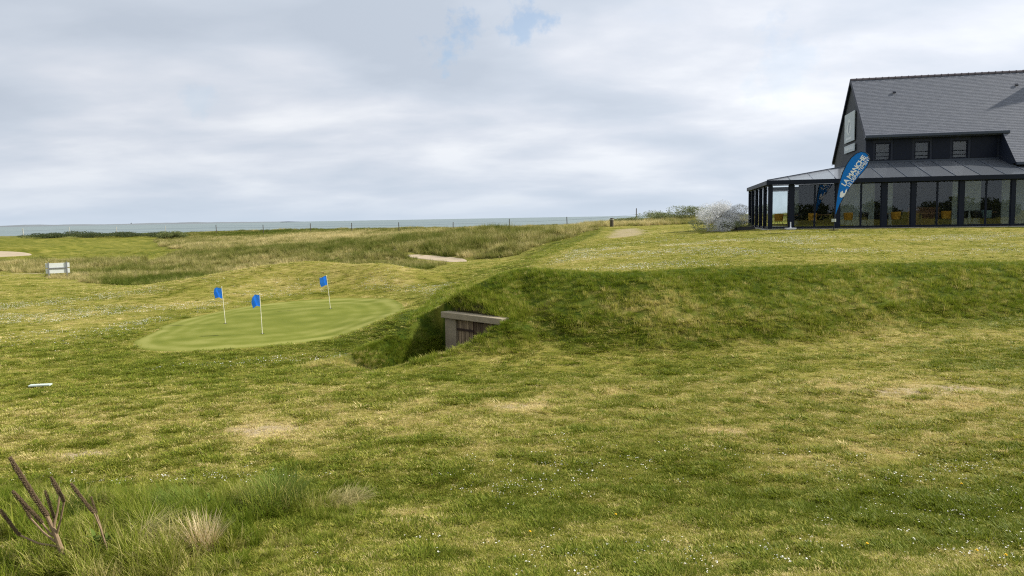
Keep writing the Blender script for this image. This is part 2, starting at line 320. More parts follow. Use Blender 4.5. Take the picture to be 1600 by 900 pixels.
def height(x, y):
    x = np.asarray(x, float); y = np.asarray(y, float)
    b = rbf_eval(BASE_PTS, _wb, x, y); p = rbf_eval(PLAT_PTS, _wp, x, y)
    d = sdist(PLAT_POLY, x, y)
    w = slope_w(x, y)
    t = np.clip(d/w, 0, 1); S = 1-(t*t*(3-2*t))
    S = S + .10*np.exp(-((d/w-.16)/.13)**2)*(d > 0)*0
    z = b + np.maximum(p-b, 0)*S
    far = np.where((np.abs(x) > 150) | (y < -80), 1.0, 0.0)
    # coast: the dune ridge falls away to the beach
    yc = np.interp(x, COAST_X, COAST_Y)+4
    z = np.where(y > yc, z*(1-sstep(0, 22, y-yc)) + (-6.5)*sstep(0, 22, y-yc), z)
    # roughness of the ground
    rg = base_masks(x, y); sl = np.where((d > 0) & (d < w), np.sin(np.pi*t), 0)
    near = sstep(26, 14, y)
    z = z + rg*(.34*(fbm(x/2.6, y/2.6, 4)-.5) + .10*(fbm(x/.7, y/.7, 2)-.5))*sstep(40, 60, y)
    z = z + rg*.16*(fbm(x/1.5, y/1.5, 3)-.5)*(1-sstep(40, 60, y))
    z = z + sl*.20*(fbm(x/1.1, y/1.1, 4)-.5)
    ing = sdist(GREEN, x, y)
    z = z + near*sstep(0, 1.5, ing)*(.055*(fbm(x/.9, y/.9, 3)-.5) + .02*(fbm(x/.22, y/.22, 2)-.5))
    # unmown bank in the left foreground
    z = z + .10*np.exp(-((x+3.2)/1.8)**2-((y-6.9)/1.0)**2)
    # sunken approach to the bunker door
    u = (x-DOOR_C[0])*DOOR_N[0]+(y-DOOR_C[1])*DOOR_N[1]; v = (x-DOOR_C[0])*DOOR_A[0]+(y-DOOR_C[1])*DOOR_A[1]
    fl = TRENCH_FLOOR*(1-sstep(.6, 4.3, u)) + .04
    z = z - .14*np.exp(-((u-1.9)/1.2)**2-((v+1.5)/.8)**2)
    z = z + .24*np.exp(-((u-.2)/.65)**2-((v-1.35)/.5)**2)
    wall = np.maximum(0, np.abs(v)-.84-.05*(fbm(x/.4, y/.4, 2)-.5))*np.where(v > 0, 7.0, 2.4)
    cut = fl + wall
    c = np.where((u > -.02) & (u < 4.4), np.minimum(z, cut), z)
    z = np.where((u <= -.02) & (u > -1.2) & (np.abs(v) < 1.5), np.minimum(c, .74-u*1.0+sstep(1.0, 1.5, np.abs(v))), c)
    # sand bunkers are hollows with a cut lip at the back
    z = z + .55*np.exp(-((x+53.5)/6.5)**4)*sstep(74.5, 82, y)*sstep(98, 85, y)
    for P, dep in ((BUNKER_A, .16), (BUNKER_B, .10)):
        s_ = sdist(P, x, y); z = z - dep*sstep(.35, -.5, s_)
    return z
def dryness(x, y):
    """0 lush green turf, 1 bleached straw"""
    d = .24 + .42*fbm(x/1.9+3, y/1.5, 4) + .66*(fbm(x/.40, y/.24, 3)-.5)
    d = d + .08*np.exp(-((y-11.9)/1.9)**2) + .14*np.exp(-((x+8)/8)**2)*sstep(22, 25, y)*sstep(40, 36, y)
    for gx, gy, sx, sy, a in DRY_SPOTS: d = d + a*np.exp(-((x-gx)/sx)**2-((y-gy)/sy)**2)
    pl = sstep(-.2, .8, -sdist(PLAT_POLY, x, y)); d = d*(1-pl) + pl*(.22+.5*(fbm(x/3, y/3, 3)))
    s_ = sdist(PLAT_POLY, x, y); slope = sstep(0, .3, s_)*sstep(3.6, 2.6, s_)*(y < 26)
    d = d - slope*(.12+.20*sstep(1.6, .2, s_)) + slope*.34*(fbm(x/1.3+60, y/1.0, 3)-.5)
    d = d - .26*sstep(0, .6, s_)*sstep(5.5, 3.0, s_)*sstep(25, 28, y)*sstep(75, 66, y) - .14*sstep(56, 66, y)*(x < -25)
    ing = sdist(GREEN, x, y); d = d - .34*np.exp(-((ing-.7)/.7)**2)*(ing > 0)*.6
    return np.clip(d, 0, 1.15)
DRY_SPOTS = [(3.4, 17.6, 1.5, .8, .22), (1.6, 18.0, .9, .6, .14), (8.6, 18.6, 1.6, .6, .16), (6.0, 17.2, 1.0, .5, -.12), (-3.6, 10.95, .75, .42, .55), (.2, 12.1, .7, .3, .40), (3.0, 10.5, .7, .3, .40), (6.4, 13.0, 1.7, .8, .45), (6.9, 11.7, 1.5, .6, .35),
             (1.7, 13.1, .9, .35, .35), (-5.7, 9.9, .7, .3, .4), (-2.0, 11.6, 2.2, 1.0, .18), (4.2, 9.6, 2.0, .7, .20), (9, 17.0, 2.0, .9, .25), (-.9, 7.7, .55, .35, .35),
             (3.4, 7.9, 2.3, .5, -.42), (.1, 7.75, .55, .3, -.45), (5.2, 6.9, 1.6, .6, -.40), (1.3, 8.9, 1.3, .6, -.2), (-3, 8, 2.5, .9, -.3),
             (2.6, 14.8, 1.5, .5, -.2), (9.5, 14.5, 1.2, .9, -.25), (-6, 14, 3, 1.6, -.12), (-9, 15.5, 3, 1.2, -.2), (-9.5, 12, 3, .8, .1), (-1.5, 14.6, 1.6, .5, -.25), (-6, 15.8, 3.0, 1.0, -.15)]

# ground sheet: fine in front of the viewer, coarse elsewhere, reaching to the coast and far inland
ang = np.concatenate([np.arange(-180, -48, 4.0), np.arange(-48, 48, .19), np.arange(48, 180.01, 4.0)])
rr = [0.3]
while rr[-1] < 4000:
    r_ = rr[-1]; st = .16 if r_ < 5 else .075 if r_ < 12.5 else .05 if r_ < 21.5 else max(.06, .0075*r_) if r_ < 135 else .06*r_
    rr.append(r_+st)
rr = np.array(rr)
AA, RR = np.meshgrid(np.radians(ang), rr); GX = RR*np.sin(AA); GY = RR*np.cos(AA); GZ = height(GX, GY)
GZ = np.where(RR > 150, np.where(GY < np.interp(GX, COAST_X, COAST_Y), 1.2, -6.5), GZ)
nr, na = GX.shape
def grid_mesh(name, X, Y, Z, wrap=False):
    nr, na = X.shape; me = bpy.data.meshes.new(name); co = np.stack([X, Y, Z], -1).reshape(-1, 3).astype(np.float32)
    i, j = np.meshgrid(np.arange(nr-1), np.arange(na-1), indexing='ij'); q = (i*na+j).ravel()
    fc = np.stack([q, q+1, q+na+1, q+na], 1)[:, ::-1].astype(np.int32)
    me.vertices.add(len(co)); me.vertices.foreach_set('co', co.ravel())
    me.loops.add(fc.size); me.loops.foreach_set('vertex_index', fc.ravel())
    me.polygons.add(len(fc)); me.polygons.foreach_set('loop_start', np.arange(0, fc.size, 4, dtype=np.int32))
    me.polygons.foreach_set('loop_total', np.full(len(fc), 4, np.int32)); me.update(calc_edges=True)
    me.polygons.foreach_set('use_smooth', np.ones(len(fc), bool))
    return me
def fattr(me, name, a):
    t = me.attributes.new(name, 'FLOAT', 'POINT'); t.data.foreach_set('value', np.asarray(a, np.float32).ravel())
g_me = grid_mesh('ground', GX, GY, GZ)
_rough = base_masks(GX, GY); _dry = dryness(GX, GY)
_sd = sdist(PLAT_POLY, GX, GY)
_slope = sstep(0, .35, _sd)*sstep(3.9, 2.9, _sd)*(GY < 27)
_u = (GX-DOOR_C[0])*DOOR_N[0]+(GY-DOOR_C[1])*DOOR_N[1]; _v = (GX-DOOR_C[0])*DOOR_A[0]+(GY-DOOR_C[1])*DOOR_A[1]
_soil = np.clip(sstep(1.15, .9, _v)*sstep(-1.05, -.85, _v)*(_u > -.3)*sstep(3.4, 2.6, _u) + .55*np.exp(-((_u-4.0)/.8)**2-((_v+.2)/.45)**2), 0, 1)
_bare = sstep(.5, -.7, sdist(PATH_BARE, GX, GY)+2.2*(fbm(GX/.7, GY/.7, 3)-.5))*.75
for gx, gy, sx, sy in ((-3.6, 10.95, .62, .36), (.05, 12.1, .45, .22), (-5.7, 9.9, .4, .2), (3.0, 10.5, .35, .16), (6.9, 12.4, 1.2, .35), (-36, 50.5, 2.2, 1.2)):
    _bare = np.maximum(_bare, np.clip(1.35*np.exp(-((GX-gx)/sx)**2-((GY-gy)/sy)**2)*(.35+1.1*fbm(GX/.22, GY/.16, 3))-.1, 0, .9))
_track = pdist([(-34, 53), (-27, 52), (-20, 55), (-12, 60), (-9.5, 62)], GX, GY, False)
_bare = np.maximum(_bare, .6*sstep(.75, .25, _track+.5*(fbm(GX/1.3, GY/1.3, 2)-.5)))
_beach = sstep(8, 16, GY-np.interp(GX, COAST_X, COAST_Y))
for nm, a in (('rough', _rough), ('dry', _dry), ('slope', _slope), ('soil', _soil), ('bare', np.maximum(_bare, _beach))): fattr(g_me, nm, a)

def mat_ground():
    m = bpy.data.materials.new('turf'); m.use_nodes = True; b = NB(m.node_tree)
    at = lambda n: b.n('ShaderNodeAttribute', attribute_name=n).outputs['Fac']
    pos = b.n('ShaderNodeNewGeometry').outputs['Position']
    n_f = b.noise(pos, 26.0, 6, .7); n_m = b.noise(pos, 3.2, 5, .62); n_l = b.noise(pos, .35, 4, .55)
    st = b.n('ShaderNodeMapping', {0: pos, 3: (.55, 1.6, 1.0)}).outputs[0]
    n_s = b.noise(st, 4.2, 6, .7)
    d = b.math('ADD', at('dry'), b.math('MULTIPLY', b.math('SUBTRACT', n_s, .5), 1.0))
    d = b.math('ADD', d, b.math('MULTIPLY', b.math('SUBTRACT', n_f, .5), .5))
    d = b.math('ADD', d, b.math('MULTIPLY', b.math('SUBTRACT', b.noise(pos, 1.0, 5, .65), .5), .7))
    turf = b.ramp(d, [(.1, (.088, .104, .011)), (.42, (.180, .174, .027)), (.7, (.285, .245, .062)), (1.0, (.42, .335, .13))])
    rd = b.math('ADD', b.math('MULTIPLY', n_l, .62), b.math('MULTIPLY', n_m, .45))
    rough = b.ramp(rd, [(.36, (.050, .066, .010)), (.5, (.115, .125, .026)), (.62, (.215, .195, .060)), (.74, (.33, .27, .11))])
    c = b.mix(at('rough'), turf, rough)
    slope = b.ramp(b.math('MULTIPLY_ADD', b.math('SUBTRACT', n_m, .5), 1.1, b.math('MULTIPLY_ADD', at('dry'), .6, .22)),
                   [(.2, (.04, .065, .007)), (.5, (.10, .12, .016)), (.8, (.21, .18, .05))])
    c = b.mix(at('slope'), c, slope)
    sand = b.mix(n_f, (.30, .235, .155), (.46, .37, .26))
    c = b.mix(b.math('MULTIPLY', at('bare'), b.math('MULTIPLY_ADD', n_f, .8, .45, clamp=True)), c, sand)
    soil = b.mix(n_f, (.018, .014, .009), (.06, .045, .028))  # earth on the trench floor, its dark tone also deepens the trench shade
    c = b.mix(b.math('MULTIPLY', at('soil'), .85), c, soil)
    bp = b.n('ShaderNodeBump', {'Strength': .55, 'Distance': .05, 'Height': b.math('ADD', n_f, b.math('MULTIPLY', n_s, .8))})
    pr = b.n('ShaderNodeBsdfPrincipled', {'Base Color': c, 'Roughness': .95, 'Specular IOR Level': .05, 'Normal': bp.outputs[0]})
    b.n('ShaderNodeOutputMaterial', {0: pr.outputs[0]}); return m
M_TURF = mat_ground(); g_me.materials.append(M_TURF)
ground = bpy.data.objects.new('ground', g_me); COL.objects.link(ground); tag(ground, kind='structure', label='undulating links turf running from the lawn to the dunes')
def gz(x, y): return float(height(np.array([x]), np.array([y]))[0])

def sheet(name, poly, m, off, rings=40, n=220, dish=0.0):
    """a sheet that follows the ground inside a closed outline"""
    p = np.array(poly); c = p.mean(0); L = np.r_[0, np.cumsum(np.hypot(*np.diff(np.r_[p, p[:1]], axis=0).T))]
    s_ = np.linspace(0, L[-1], n); px = np.interp(s_, L, np.r_[p[:, 0], p[0, 0]]); py = np.interp(s_, L, np.r_[p[:, 1], p[0, 1]])
    t = np.linspace(0.002, 1, rings)[:, None]
    X = c[0]+(px-c[0])[None]*t; Y = c[1]+(py-c[1])[None]*t
    Z = height(X, Y)+off*np.minimum(1, (1-t)*8) - .02*(t > .995)
    me = grid_mesh(name, X, Y, Z); fattr(me, 'ring', np.broadcast_to(t, X.shape))
    flip = me.polygons[0].normal.z < 0
    if flip: me.flip_normals()
    me.materials.append(m); o = bpy.data.objects.new(name, me); COL.objects.link(o); o['kind'] = 'structure'; return o
def mat_green():
    m = bpy.data.materials.new('putting_turf'); m.use_nodes = True; b = NB(m.node_tree)
    pos = b.n('ShaderNodeNewGeometry').outputs['Position']; ring = b.n('ShaderNodeAttribute', attribute_name='ring').outputs['Fac']
    n1 = b.noise(pos, 1.1, 4, .55); n2 = b.noise(pos, 40, 3, .6)
    mow = b.math('SINE', b.math('MULTIPLY_ADD', ring, 42.0, b.math('MULTIPLY', n1, 2.0)))
    stripe = b.math('SINE', b.math('MULTIPLY', b.n('ShaderNodeVectorMath', {0: pos, 1: (2.2, -4.6, 0)}, operation='DOT_PRODUCT').outputs['Value'], 1.0))
    mw = b.math('ADD', b.math('MULTIPLY', b.math('POWER', ring, 2.5), b.math('MULTIPLY_ADD', mow, .5, .6)), b.math('MULTIPLY', stripe, .22))
    f = b.math('ADD', b.math('MULTIPLY', n1, .7), b.math('ADD', b.math('MULTIPLY', n2, .34), b.math('MULTIPLY', mw, .30)))
    c = b.ramp(f, [(.3, (.106, .128, .015)), (.55, (.152, .168, .025)), (.85, (.245, .245, .062))])
    pr = b.n('ShaderNodeBsdfPrincipled', {'Base Color': c, 'Roughness': .85, 'Specular IOR Level': .06})
    b.n('ShaderNodeOutputMaterial', {0: pr.outputs[0]}); return m
tag(sheet('putting_green', GREEN, mat_green(), .012), label='smooth oval putting green with three flags')
M_SAND = mat('bunker_sand', (.40, .325, .225), .95, 0, 1.2, .10, .5, 5.0, .1, 'Object')
tag(sheet('sand_bunker', np.array([-53, 76.6])+(BUNKER_A-np.array([-53, 77.0]))*np.array([.95, .90]), M_SAND, .05, 14, 90), label='pale sand bunker at the far left')
tag(sheet('sand_bunker', BUNKER_B, M_SAND, .06, 14, 90), label='pale sand scrape under the marram hump')

# sea
def mat_sea():
    m = bpy.data.materials.new('sea_water'); m.use_nodes = True; b = NB(m.node_tree)
    pos = b.n('ShaderNodeNewGeometry').outputs['Position']
    mp = b.n('ShaderNodeMapping', {0: pos, 3: (.35, 1.0, 1.0)}).outputs[0]
    big = b.noise(b.n('ShaderNodeMapping', {0: pos, 3: (.0011, .0032, 1)}).outputs[0], 1.0, 4, .6)
    c = b.ramp(big, [(.35, (.12, .165, .175)), (.65, (.18, .225, .205))])
    bp = b.n('ShaderNodeBump', {'Strength': .9, 'Distance': .8, 'Height': b.noise(mp, .22, 5, .6)})
    pr = b.n('ShaderNodeBsdfPrincipled', {'Base Color': c, 'Roughness': .42, 'Specular IOR Level': .25, 'Normal': bp.outputs[0]})
    b.n('ShaderNodeOutputMaterial', {0: pr.outputs[0]}); return m
ys = np.r_[np.linspace(60, 400, 30), np.geomspace(420, 60000, 40)]; xs = np.linspace(-1, 1, 41)
SX, SY = np.meshgrid(xs, ys); SX = SX*np.maximum(400, SY*1.6); s_me = grid_mesh('sea', SX, SY, np.full(SX.shape, -4.0))
if s_me.polygons[0].normal.z < 0: s_me.flip_normals()
s_me.materials.append(mat_sea()); sea = bpy.data.objects.new('sea', s_me); COL.objects.link(sea); tag(sea, kind='structure', label='grey-green sea along the horizon')

# ------------------------------------------------------------------ clubhouse (local frame: x along the front, y into the building)
HO = Vector((14.80, 44.0, 2.11)); H_RZ = R(-12)
def hw(s_, t_, h_=0.0):
    c, q = math.cos(H_RZ), math.sin(H_RZ); return Vector((HO.x+s_*c-t_*q, HO.y+s_*q+t_*c, HO.z+h_))
house = empty('clubhouse', HO, H_RZ)
tag(house, 'dark clubhouse with steep slate roof and glazed veranda at the plateau edge', 'building')
M_NAVY = mat('anthracite_cladding', srgb(24, 32, 48), .6, 0, .8, .05)
M_FRAME = mat('anthracite_aluminium', srgb(15, 23, 38), .5, .0, 3.0, .04, spec=.2)
M_GABLE = mat('grey_gable_cladding', srgb(54, 58, 65), .7, 0, 1.2, .06)
M_ZINC = mat('zinc_sheet', srgb(56, 64, 76), .38, .2, 2.0, .06)
M_RIDGE = mat('ridge_clay', srgb(80, 74, 78), .8, 0, 3.0, .12)
M_GLASS = mat_glass('window_glass')
M_FLOOR_IN = mat('veranda_floor_tile', srgb(62, 58, 55), .5, 0, 1.0, .08)
M_PALE = mat('pale_inner_wall', srgb(176, 182, 172), .8, 0, 1.0, .04)
M_DARKIN = mat('dark_inner_wall', srgb(34, 32, 31), .8, 0, 1.0, .08)
M_PAVE = mat('terrace_concrete', srgb(158, 156, 148), .85, 0, 1.5, .08)
def mat_slate():
    m = bpy.data.materials.new('slate'); m.use_nodes = True; b = NB(m.node_tree)
    tc = b.n('ShaderNodeTexCoord').outputs['UV']
    br = b.n('ShaderNodeTexBrick', {'Vector': tc, 'Color1': (.098, .110, .136, 1), 'Color2': (.150, .162, .190, 1), 'Mortar': (.070, .076, .092, 1), 'Scale': 1.0,
             'Mortar Size': .012, 'Bias': .1, 'Brick Width': .24, 'Row Height': .15}, offset=.5)
    n = b.noise(tc, 1.4, 5, .6); n2 = b.noise(tc, 9.0, 3, .5)
    c = b.mix(b.math('MULTIPLY', n, .5), br.outputs[0], (.130, .136, .150))
    c = b.mix(b.math('MULTIPLY', n2, .35), c, (.085, .093, .112))
    bp = b.n('ShaderNodeBump', {'Strength': .3, 'Distance': .012, 'Height': b.math('ADD', br.outputs[1], b.math('MULTIPLY', n2, -.5)), }, invert=True)
    pr = b.n('ShaderNodeBsdfPrincipled', {'Base Color': c, 'Roughness': .6, 'Specular IOR Level': .25, 'Normal': bp.outputs[0]})
    b.n('ShaderNodeOutputMaterial', {0: pr.outputs[0]}); return m
M_SLATE = mat_slate()
PIT = .92; T_R, H_R = 8.0, 9.40; S0, S1 = 5.78, 36.0
rh = lambda t: H_R-PIT*abs(T_R-t)
def slate_plane(name, regions, sign):
    """stepped courses of slates; regions = (s0, s1, t_low)"""
    me = bpy.data.meshes.new(name); V = []; F = []; UV = []
    run = math.hypot(1, PIT); dt = .15/run
    for a, c, tl in regions:
        t = tl; k = 0
        while (T_R-t) > dt*.5:
            t2 = min(t+dt*1.15, T_R); 
            tt = lambda q: q if sign > 0 else 2*T_R-q
            lo_h = rh(t)+.016; hi_h = rh(t2)+.006
            b0 = len(V)
            V += [(a, tt(t), lo_h), (c, tt(t), lo_h), (c, tt(t2), hi_h), (a, tt(t2), hi_h), (a, tt(t), lo_h-.03), (c, tt(t), lo_h-.03)]
            f1, f2 = (b0, b0+1, b0+2, b0+3), (b0+4, b0+5, b0+1, b0)
            if sign < 0: f1, f2 = f1[::-1], f2[::-1]
            row = round((T_R-t)/dt); v0 = -row*.15; v1 = v0+.1499
            F += [f1, f2]; uvs = {b0: (a, v0), b0+1: (c, v0), b0+2: (c, v1), b0+3: (a, v1), b0+4: (a, v0), b0+5: (c, v0)}
            for f in (f1, f2): UV += [uvs[i] for i in f]
            t += dt
    me.from_pydata(V, [], F); me.update(); ul = me.uv_layers.new(name='UVMap')
    ul.data.foreach_set('uv', np.array(UV, np.float32).ravel()); me.materials.append(M_SLATE)
    o = bpy.data.objects.new(name, me); COL.objects.link(o); o.parent = house; return o
S_CUT = 13.1
roof_f = slate_plane('roof', [(S0, S_CUT, 3.55), (S_CUT, S1, 3.55-18*.15/math.hypot(1, PIT))], 1); roof_f['label'] = 'grey slate roof slope above the veranda'
roof_r = slate_plane('roof', [(S0, S1, 2.6)], -1)
# roof boards under the slates, so that the slope has thickness
mb = MB()
for a, c, tl, sg in ((S0+.02, S_CUT-.005, 3.6, 1), (S_CUT, S1, 1.65, 1), (S0+.02, S1, 2.65, -1)):
    tt = (lambda q: q) if sg > 0 else (lambda q: 2*T_R-q)
    e = .02 if sg > 0 else -.02
    mb.prism([(a, tt(tl), rh(tl)-.02), (a, T_R-.01*sg, rh(T_R)-.03), (a, T_R-.01*sg, rh(T_R)-.19), (a, tt(tl), rh(tl)-.18)], (c-a, 0, 0))
mb.build('roof_deck', M_NAVY, house)
# ridge tiles
rt = MB()
prof = [(-.13, -.10), (-.07, .0), (0, .035), (.07, .0), (.13, -.10)]
for sx, kx in ((0, 1.0), (.34, 1.0), (.345, 1.18), (.375, 1.18)):
    pass
vs = []; secs = [(0, 1.0), (.34, 1.0), (.342, 1.35), (.385, 1.35)]
for sx, kx in secs: vs += [(sx, y_*kx, z_*kx+(.012 if kx > 1 else 0)) for y_, z_ in prof]
fs = [(i*5+j, i*5+j+1, (i+1)*5+j+1, (i+1)*5+j) for i in range(3) for j in range(4)] + [(15, 16, 17, 18, 19)]
rt.add(vs, [f[::-1] for f in fs]); rt_me = rt.mesh('ridge_tile', M_RIDGE)
for i in range(int((S1-S0)/.385)):
    o = bpy.data.objects.new('ridge_tile', rt_me); COL.objects.link(o); o.parent = house; o.location = (S0+i*.385, T_R, H_R+.03)
# gable wall and body
T_B = 13.2
gp = [(4.02, 0), (4.02, 5.62), (T_R, H_R-.19), (T_B, rh(T_B)-.19), (T_B, 0)]
MB().prism([(5.89, t, h) for t, h in gp], (.25, 0, 0)).build('gable_wall', M_GABLE, house)
mb = MB()
y0 = 3.98
wins = [(6.40, 7.28), (8.59, 9.42), (10.63, 11.48)]
zb, z0w, z1w, zt = 3.2, 3.93, 4.98, 5.62
xs_ = [5.88]+[v for w in wins for v in w]+[S_CUT+.3]
for i in range(0, len(xs_), 2): mb.box(xs_[i], xs_[i+1], y0, y0+.25, zb, zt-.02)
for a, c in wins: mb.box(a, c, y0, y0+.25, zb, z0w); mb.box(a, c, y0, y0+.25, z1w, zt-.02)
mb.build('upper_wall', M_NAVY, house)
for a, c in ((5.95, 6.3), (7.42, 8.45), (9.56, 10.5), (11.62, 13.0)): MB().box(a, c, y0-.03, y0-.002, 3.95, 5.2).build('cladding_panel', M_FRAME, house)
MB().box(5.9, S_CUT, y0-.12, y0-.032, 3.80, 3.90).build('flashing', M_ZINC, house)
# cheek under the long slope
MB().prism([(S_CUT+.02, 1.75, rh(1.75)-.2), (S_CUT+.02, y0, rh(y0)-.2), (S_CUT+.02, y0, 3.3)], (.12, 0, 0)).build('cheek_wall', M_NAVY, house)
for a, c in wins:
    w = MB()
    f_ = .07; yf = y0+.06
    w.box(a, a+f_, yf, yf+.08, z0w, z1w); w.box(c-f_, c, yf, yf+.08, z0w, z1w)
    w.box(a+f_, c-f_, yf, yf+.08, z0w, z0w+f_); w.box(a+f_, c-f_, yf, yf+.08, z1w-f_, z1w)
    win = w.build('window', M_FRAME, house)
    MB().box(a+f_, c-f_, yf+.03, yf+.045, z0w+f_, z1w-f_).build('pane', M_GLASS, win)
    for zz in (z0w+.22, z0w+.45): MB().box(a-.03, c+.03, y0-.05, y0-.03, zz, zz+.025).build('guard_bar', M_FRAME, win)
    MB().box(a+.01, c-.01, y0+.4, y0+.42, z0w-.3, z1w+.1).build('blind', M_GABLE, win)
MB().box(5.9, 36, y0+.5, y0+.7, 0.02, 5.4).build('inner_wall', M_DARKIN, house)
# eaves gutter
mb = MB(); mb.box(S0-.03, S_CUT+.35, 3.38, 3.55, 5.24, 5.40); mb.box(S0-.03, S_CUT+.3, 3.55, 3.97, 5.20, 5.26)
mb.build('gutter', M_ZINC, house, bevel=.02)
MB().box(S_CUT+.02, 36, 1.45, 1.6, 3.33, 3.48).build('gutter', M_ZINC, house, bevel=.02)
# verge boards along the gable
for sg in (1, -1):
    tl = 3.55 if sg > 0 else 2.6
    tt = (lambda q: q) if sg > 0 else (lambda q: 2*T_R-q)
    MB().prism([(S0-.035, tt(tl), rh(tl)+.04), (S0-.035, T_R, H_R+.04), (S0-.035, T_R, H_R-.2), (S0-.035, tt(tl), rh(tl)-.2)], (.033, 0, 0)).build('verge_board', M_FRAME, house)
# roof vents
vm = MB(); vm.add([(-.11, -.12, 0), (.11, -.12, 0), (.11, .12, .22), (-.11, .12, .22), (-.11, -.14, .10), (.11, -.14, .10), (.11, .06, .27), (-.11, .06, .27)],
                  [(0, 1, 5, 4), (4, 5, 6, 7), (0, 4, 7, 3), (1, 2, 6, 5), (3, 7, 6, 2)])
vme = vm.mesh('roof_vent', M_FRAME)
for s_, t_ in ((8.08, 6.71), (14.99, 6.86)):
    o = bpy.data.objects.new('roof_vent', vme); COL.objects.link(o); o.parent = house; o.location = (s_, t_, rh(t_)+.01); o.scale = (.75, .6, .55)
# unseen pointed stand-in for a gable, shaped to cast the shadow on the slope
mb = MB(); tb = [(17.3, 6.85), (19.2, 6.85), (19.2, 8.35), (17.3, 8.35)]
mb.add([(a, c, 8.0) for a, c in tb]+[(a, c, 8.9) for a, c in tb]+[(18.06, 7.26, 10.95)], [(0, 1, 5, 4), (1, 2, 6, 5), (2, 3, 7, 6), (3, 0, 4, 7), (4, 5, 8), (5, 6, 8), (6, 7, 8), (7, 4, 8)])
mb.build('unseen_gable_stand_in', M_GABLE, house)

# ---- glazed veranda wrapped round the gable
VH = 2.74; VD = 12.0; V_S1 = 22.0
MB().box(-.25, V_S1, -.22, VD+.2, -.35, .02).build('veranda_floor', M_FLOOR_IN, house)
MB().box(-.5, V_S1, -.55, -.222, -.35, -.005).build('terrace_edge', M_PAVE, house)
MB().box(-.5, -.252, -.222, VD, -.35, -.005).build('terrace_edge', M_PAVE, house)
post = lambda a, c, y0_=-.06, y1_=.10: MB().box(a, c, y0_, y1_, .02, 2.50, .008).build('veranda_post', M_FRAME, house)
posts = [(-.12, .08), (1.02, 1.26), (3.48, 3.70), (5.87, 6.14), (7.38, 7.60), (9.78, 10.01), (12.32, 12.50), (14.7, 14.95), (17.2, 17.4), (19.6, 19.8)]
for a, c in posts: post(a, c)
bays = [(posts[i][1], posts[i+1][0]) for i in range(len(posts)-1)]
mull = {1: 2.39, 2: 4.82, 4: 8.70, 5: 11.11, 6: 13.6, 7: 16.0, 8: 18.5}
def glaze_front(a, c):
    w = MB(); f_ = .045
    w.box(a, a+f_, -.02, .05, .05, 2.49); w.box(c-f_, c, -.02, .05, .05, 2.49); w.box(a+f_, c-f_, -.02, .05, .05, .05+f_*1.6); w.box(a+f_, c-f_, -.02, .05, 2.49-f_, 2.49)
    o = w.build('glazed_door', M_FRAME, house)
    MB().box(a+f_, c-f_, .008, .022, .05+f_*1.6, 2.49-f_).build('pane', M_GLASS, o)
for i, (a, c) in enumerate(bays):
    if i in mull: glaze_front(a+.004, mull[i]-.004); glaze_front(mull[i]+.004, c-.004)
    else: glaze_front(a+.004, c-.004)
# left side, seen edge-on
yp = [.10, 2.4, 2.55, 4.8, 4.95, 7.2, 7.35, 9.6, 9.75, 11.85]
for k in range(1, len(yp)-1, 2): MB().box(-.12, .08, yp[k], yp[k+1], .02, 2.50, .008).build('veranda_post', M_FRAME, house)
MB().box(-.12, .08, 11.85, 12.05, .02, 2.50, .008).build('veranda_post', M_FRAME, house)
for k in range(0, len(yp), 2):
    a, c = yp[k]+.004, yp[k+1]-.004; w = MB(); f_ = .045
    w.box(-.05, .02, a, a+f_, .05, 2.49); w.box(-.05, .02, c-f_, c, .05, 2.49); w.box(-.05, .02, a+f_, c-f_, .05, .12); w.box(-.05, .02, a+f_, c-f_, 2.445, 2.49)
    o = w.build('glazed_door', M_FRAME, house); MB().box(-.02, -.006, a+f_, c-f_, .12, 2.445).build('pane', M_GLASS, o)
# rear side of the veranda beyond the gable: glass, then a solid wall
w = MB(); w.box(.08, .16, 11.92, 12.0, .05, 2.49); w.box(2.55, 2.68, 11.92, 12.0, .05, 2.49); w.box(.16, 2.55, 11.92, 12.0, .05, .12); w.box(.16, 2.55, 11.92, 12.0, 2.44, 2.49)
o = w.build('glazed_door', M_FRAME, house); MB().box(.16, 2.55, 11.95, 11.965, .12, 2.44).build('pane', M_GLASS, o)
MB().box(2.68, 3.3, 11.9, 12.05, .02, 2.7).build('inner_wall', M_PALE, house)
MB().box(3.3, 5.88, 11.9, 12.05, .02, 2.9).build('inner_wall', M_DARKIN, house)
# inner back wall of the veranda along the house front, with pale plastered bays
MB().box(6.14, V_S1, 3.72, 3.9, .02, 3.3).build('inner_wall', M_DARKIN, house)
MB().box(5.72, 5.885, 3.9, 11.9, .02, 2.9).build('inner_wall', M_PALE, house)
for a, c, z1 in ((5.3, 6.35, 2.9), (7.05, 7.35, 2.6), (10.6, 12.1, 3.0), (13.2, 15.0, 3.0)):
    MB().box(a, c, 3.55, 3.70, .02, z1).build('inner_wall', M_PALE, house)
MB().box(8.2, 9.9, 3.5, 3.70, .02, 1.1).build('bar_counter', mat('counter_wood', srgb(112, 76, 46), .5, 0, 4, .15), house)
# fascia / gutter beam
mb = MB(); mb.box(-.24, V_S1, -.26, .12, 2.50, 2.745)
mb.build('veranda_fascia', M_FRAME, house, bevel=.012)
MB().box(-.24, .12, .121, VD+.1, 2.50, 2.745).build('veranda_fascia', M_FRAME, house, bevel=.012)
MB().box(.121, 5.88, VD-.1, VD+.1, 2.50, 2.745).build('veranda_fascia', M_FRAME, house)
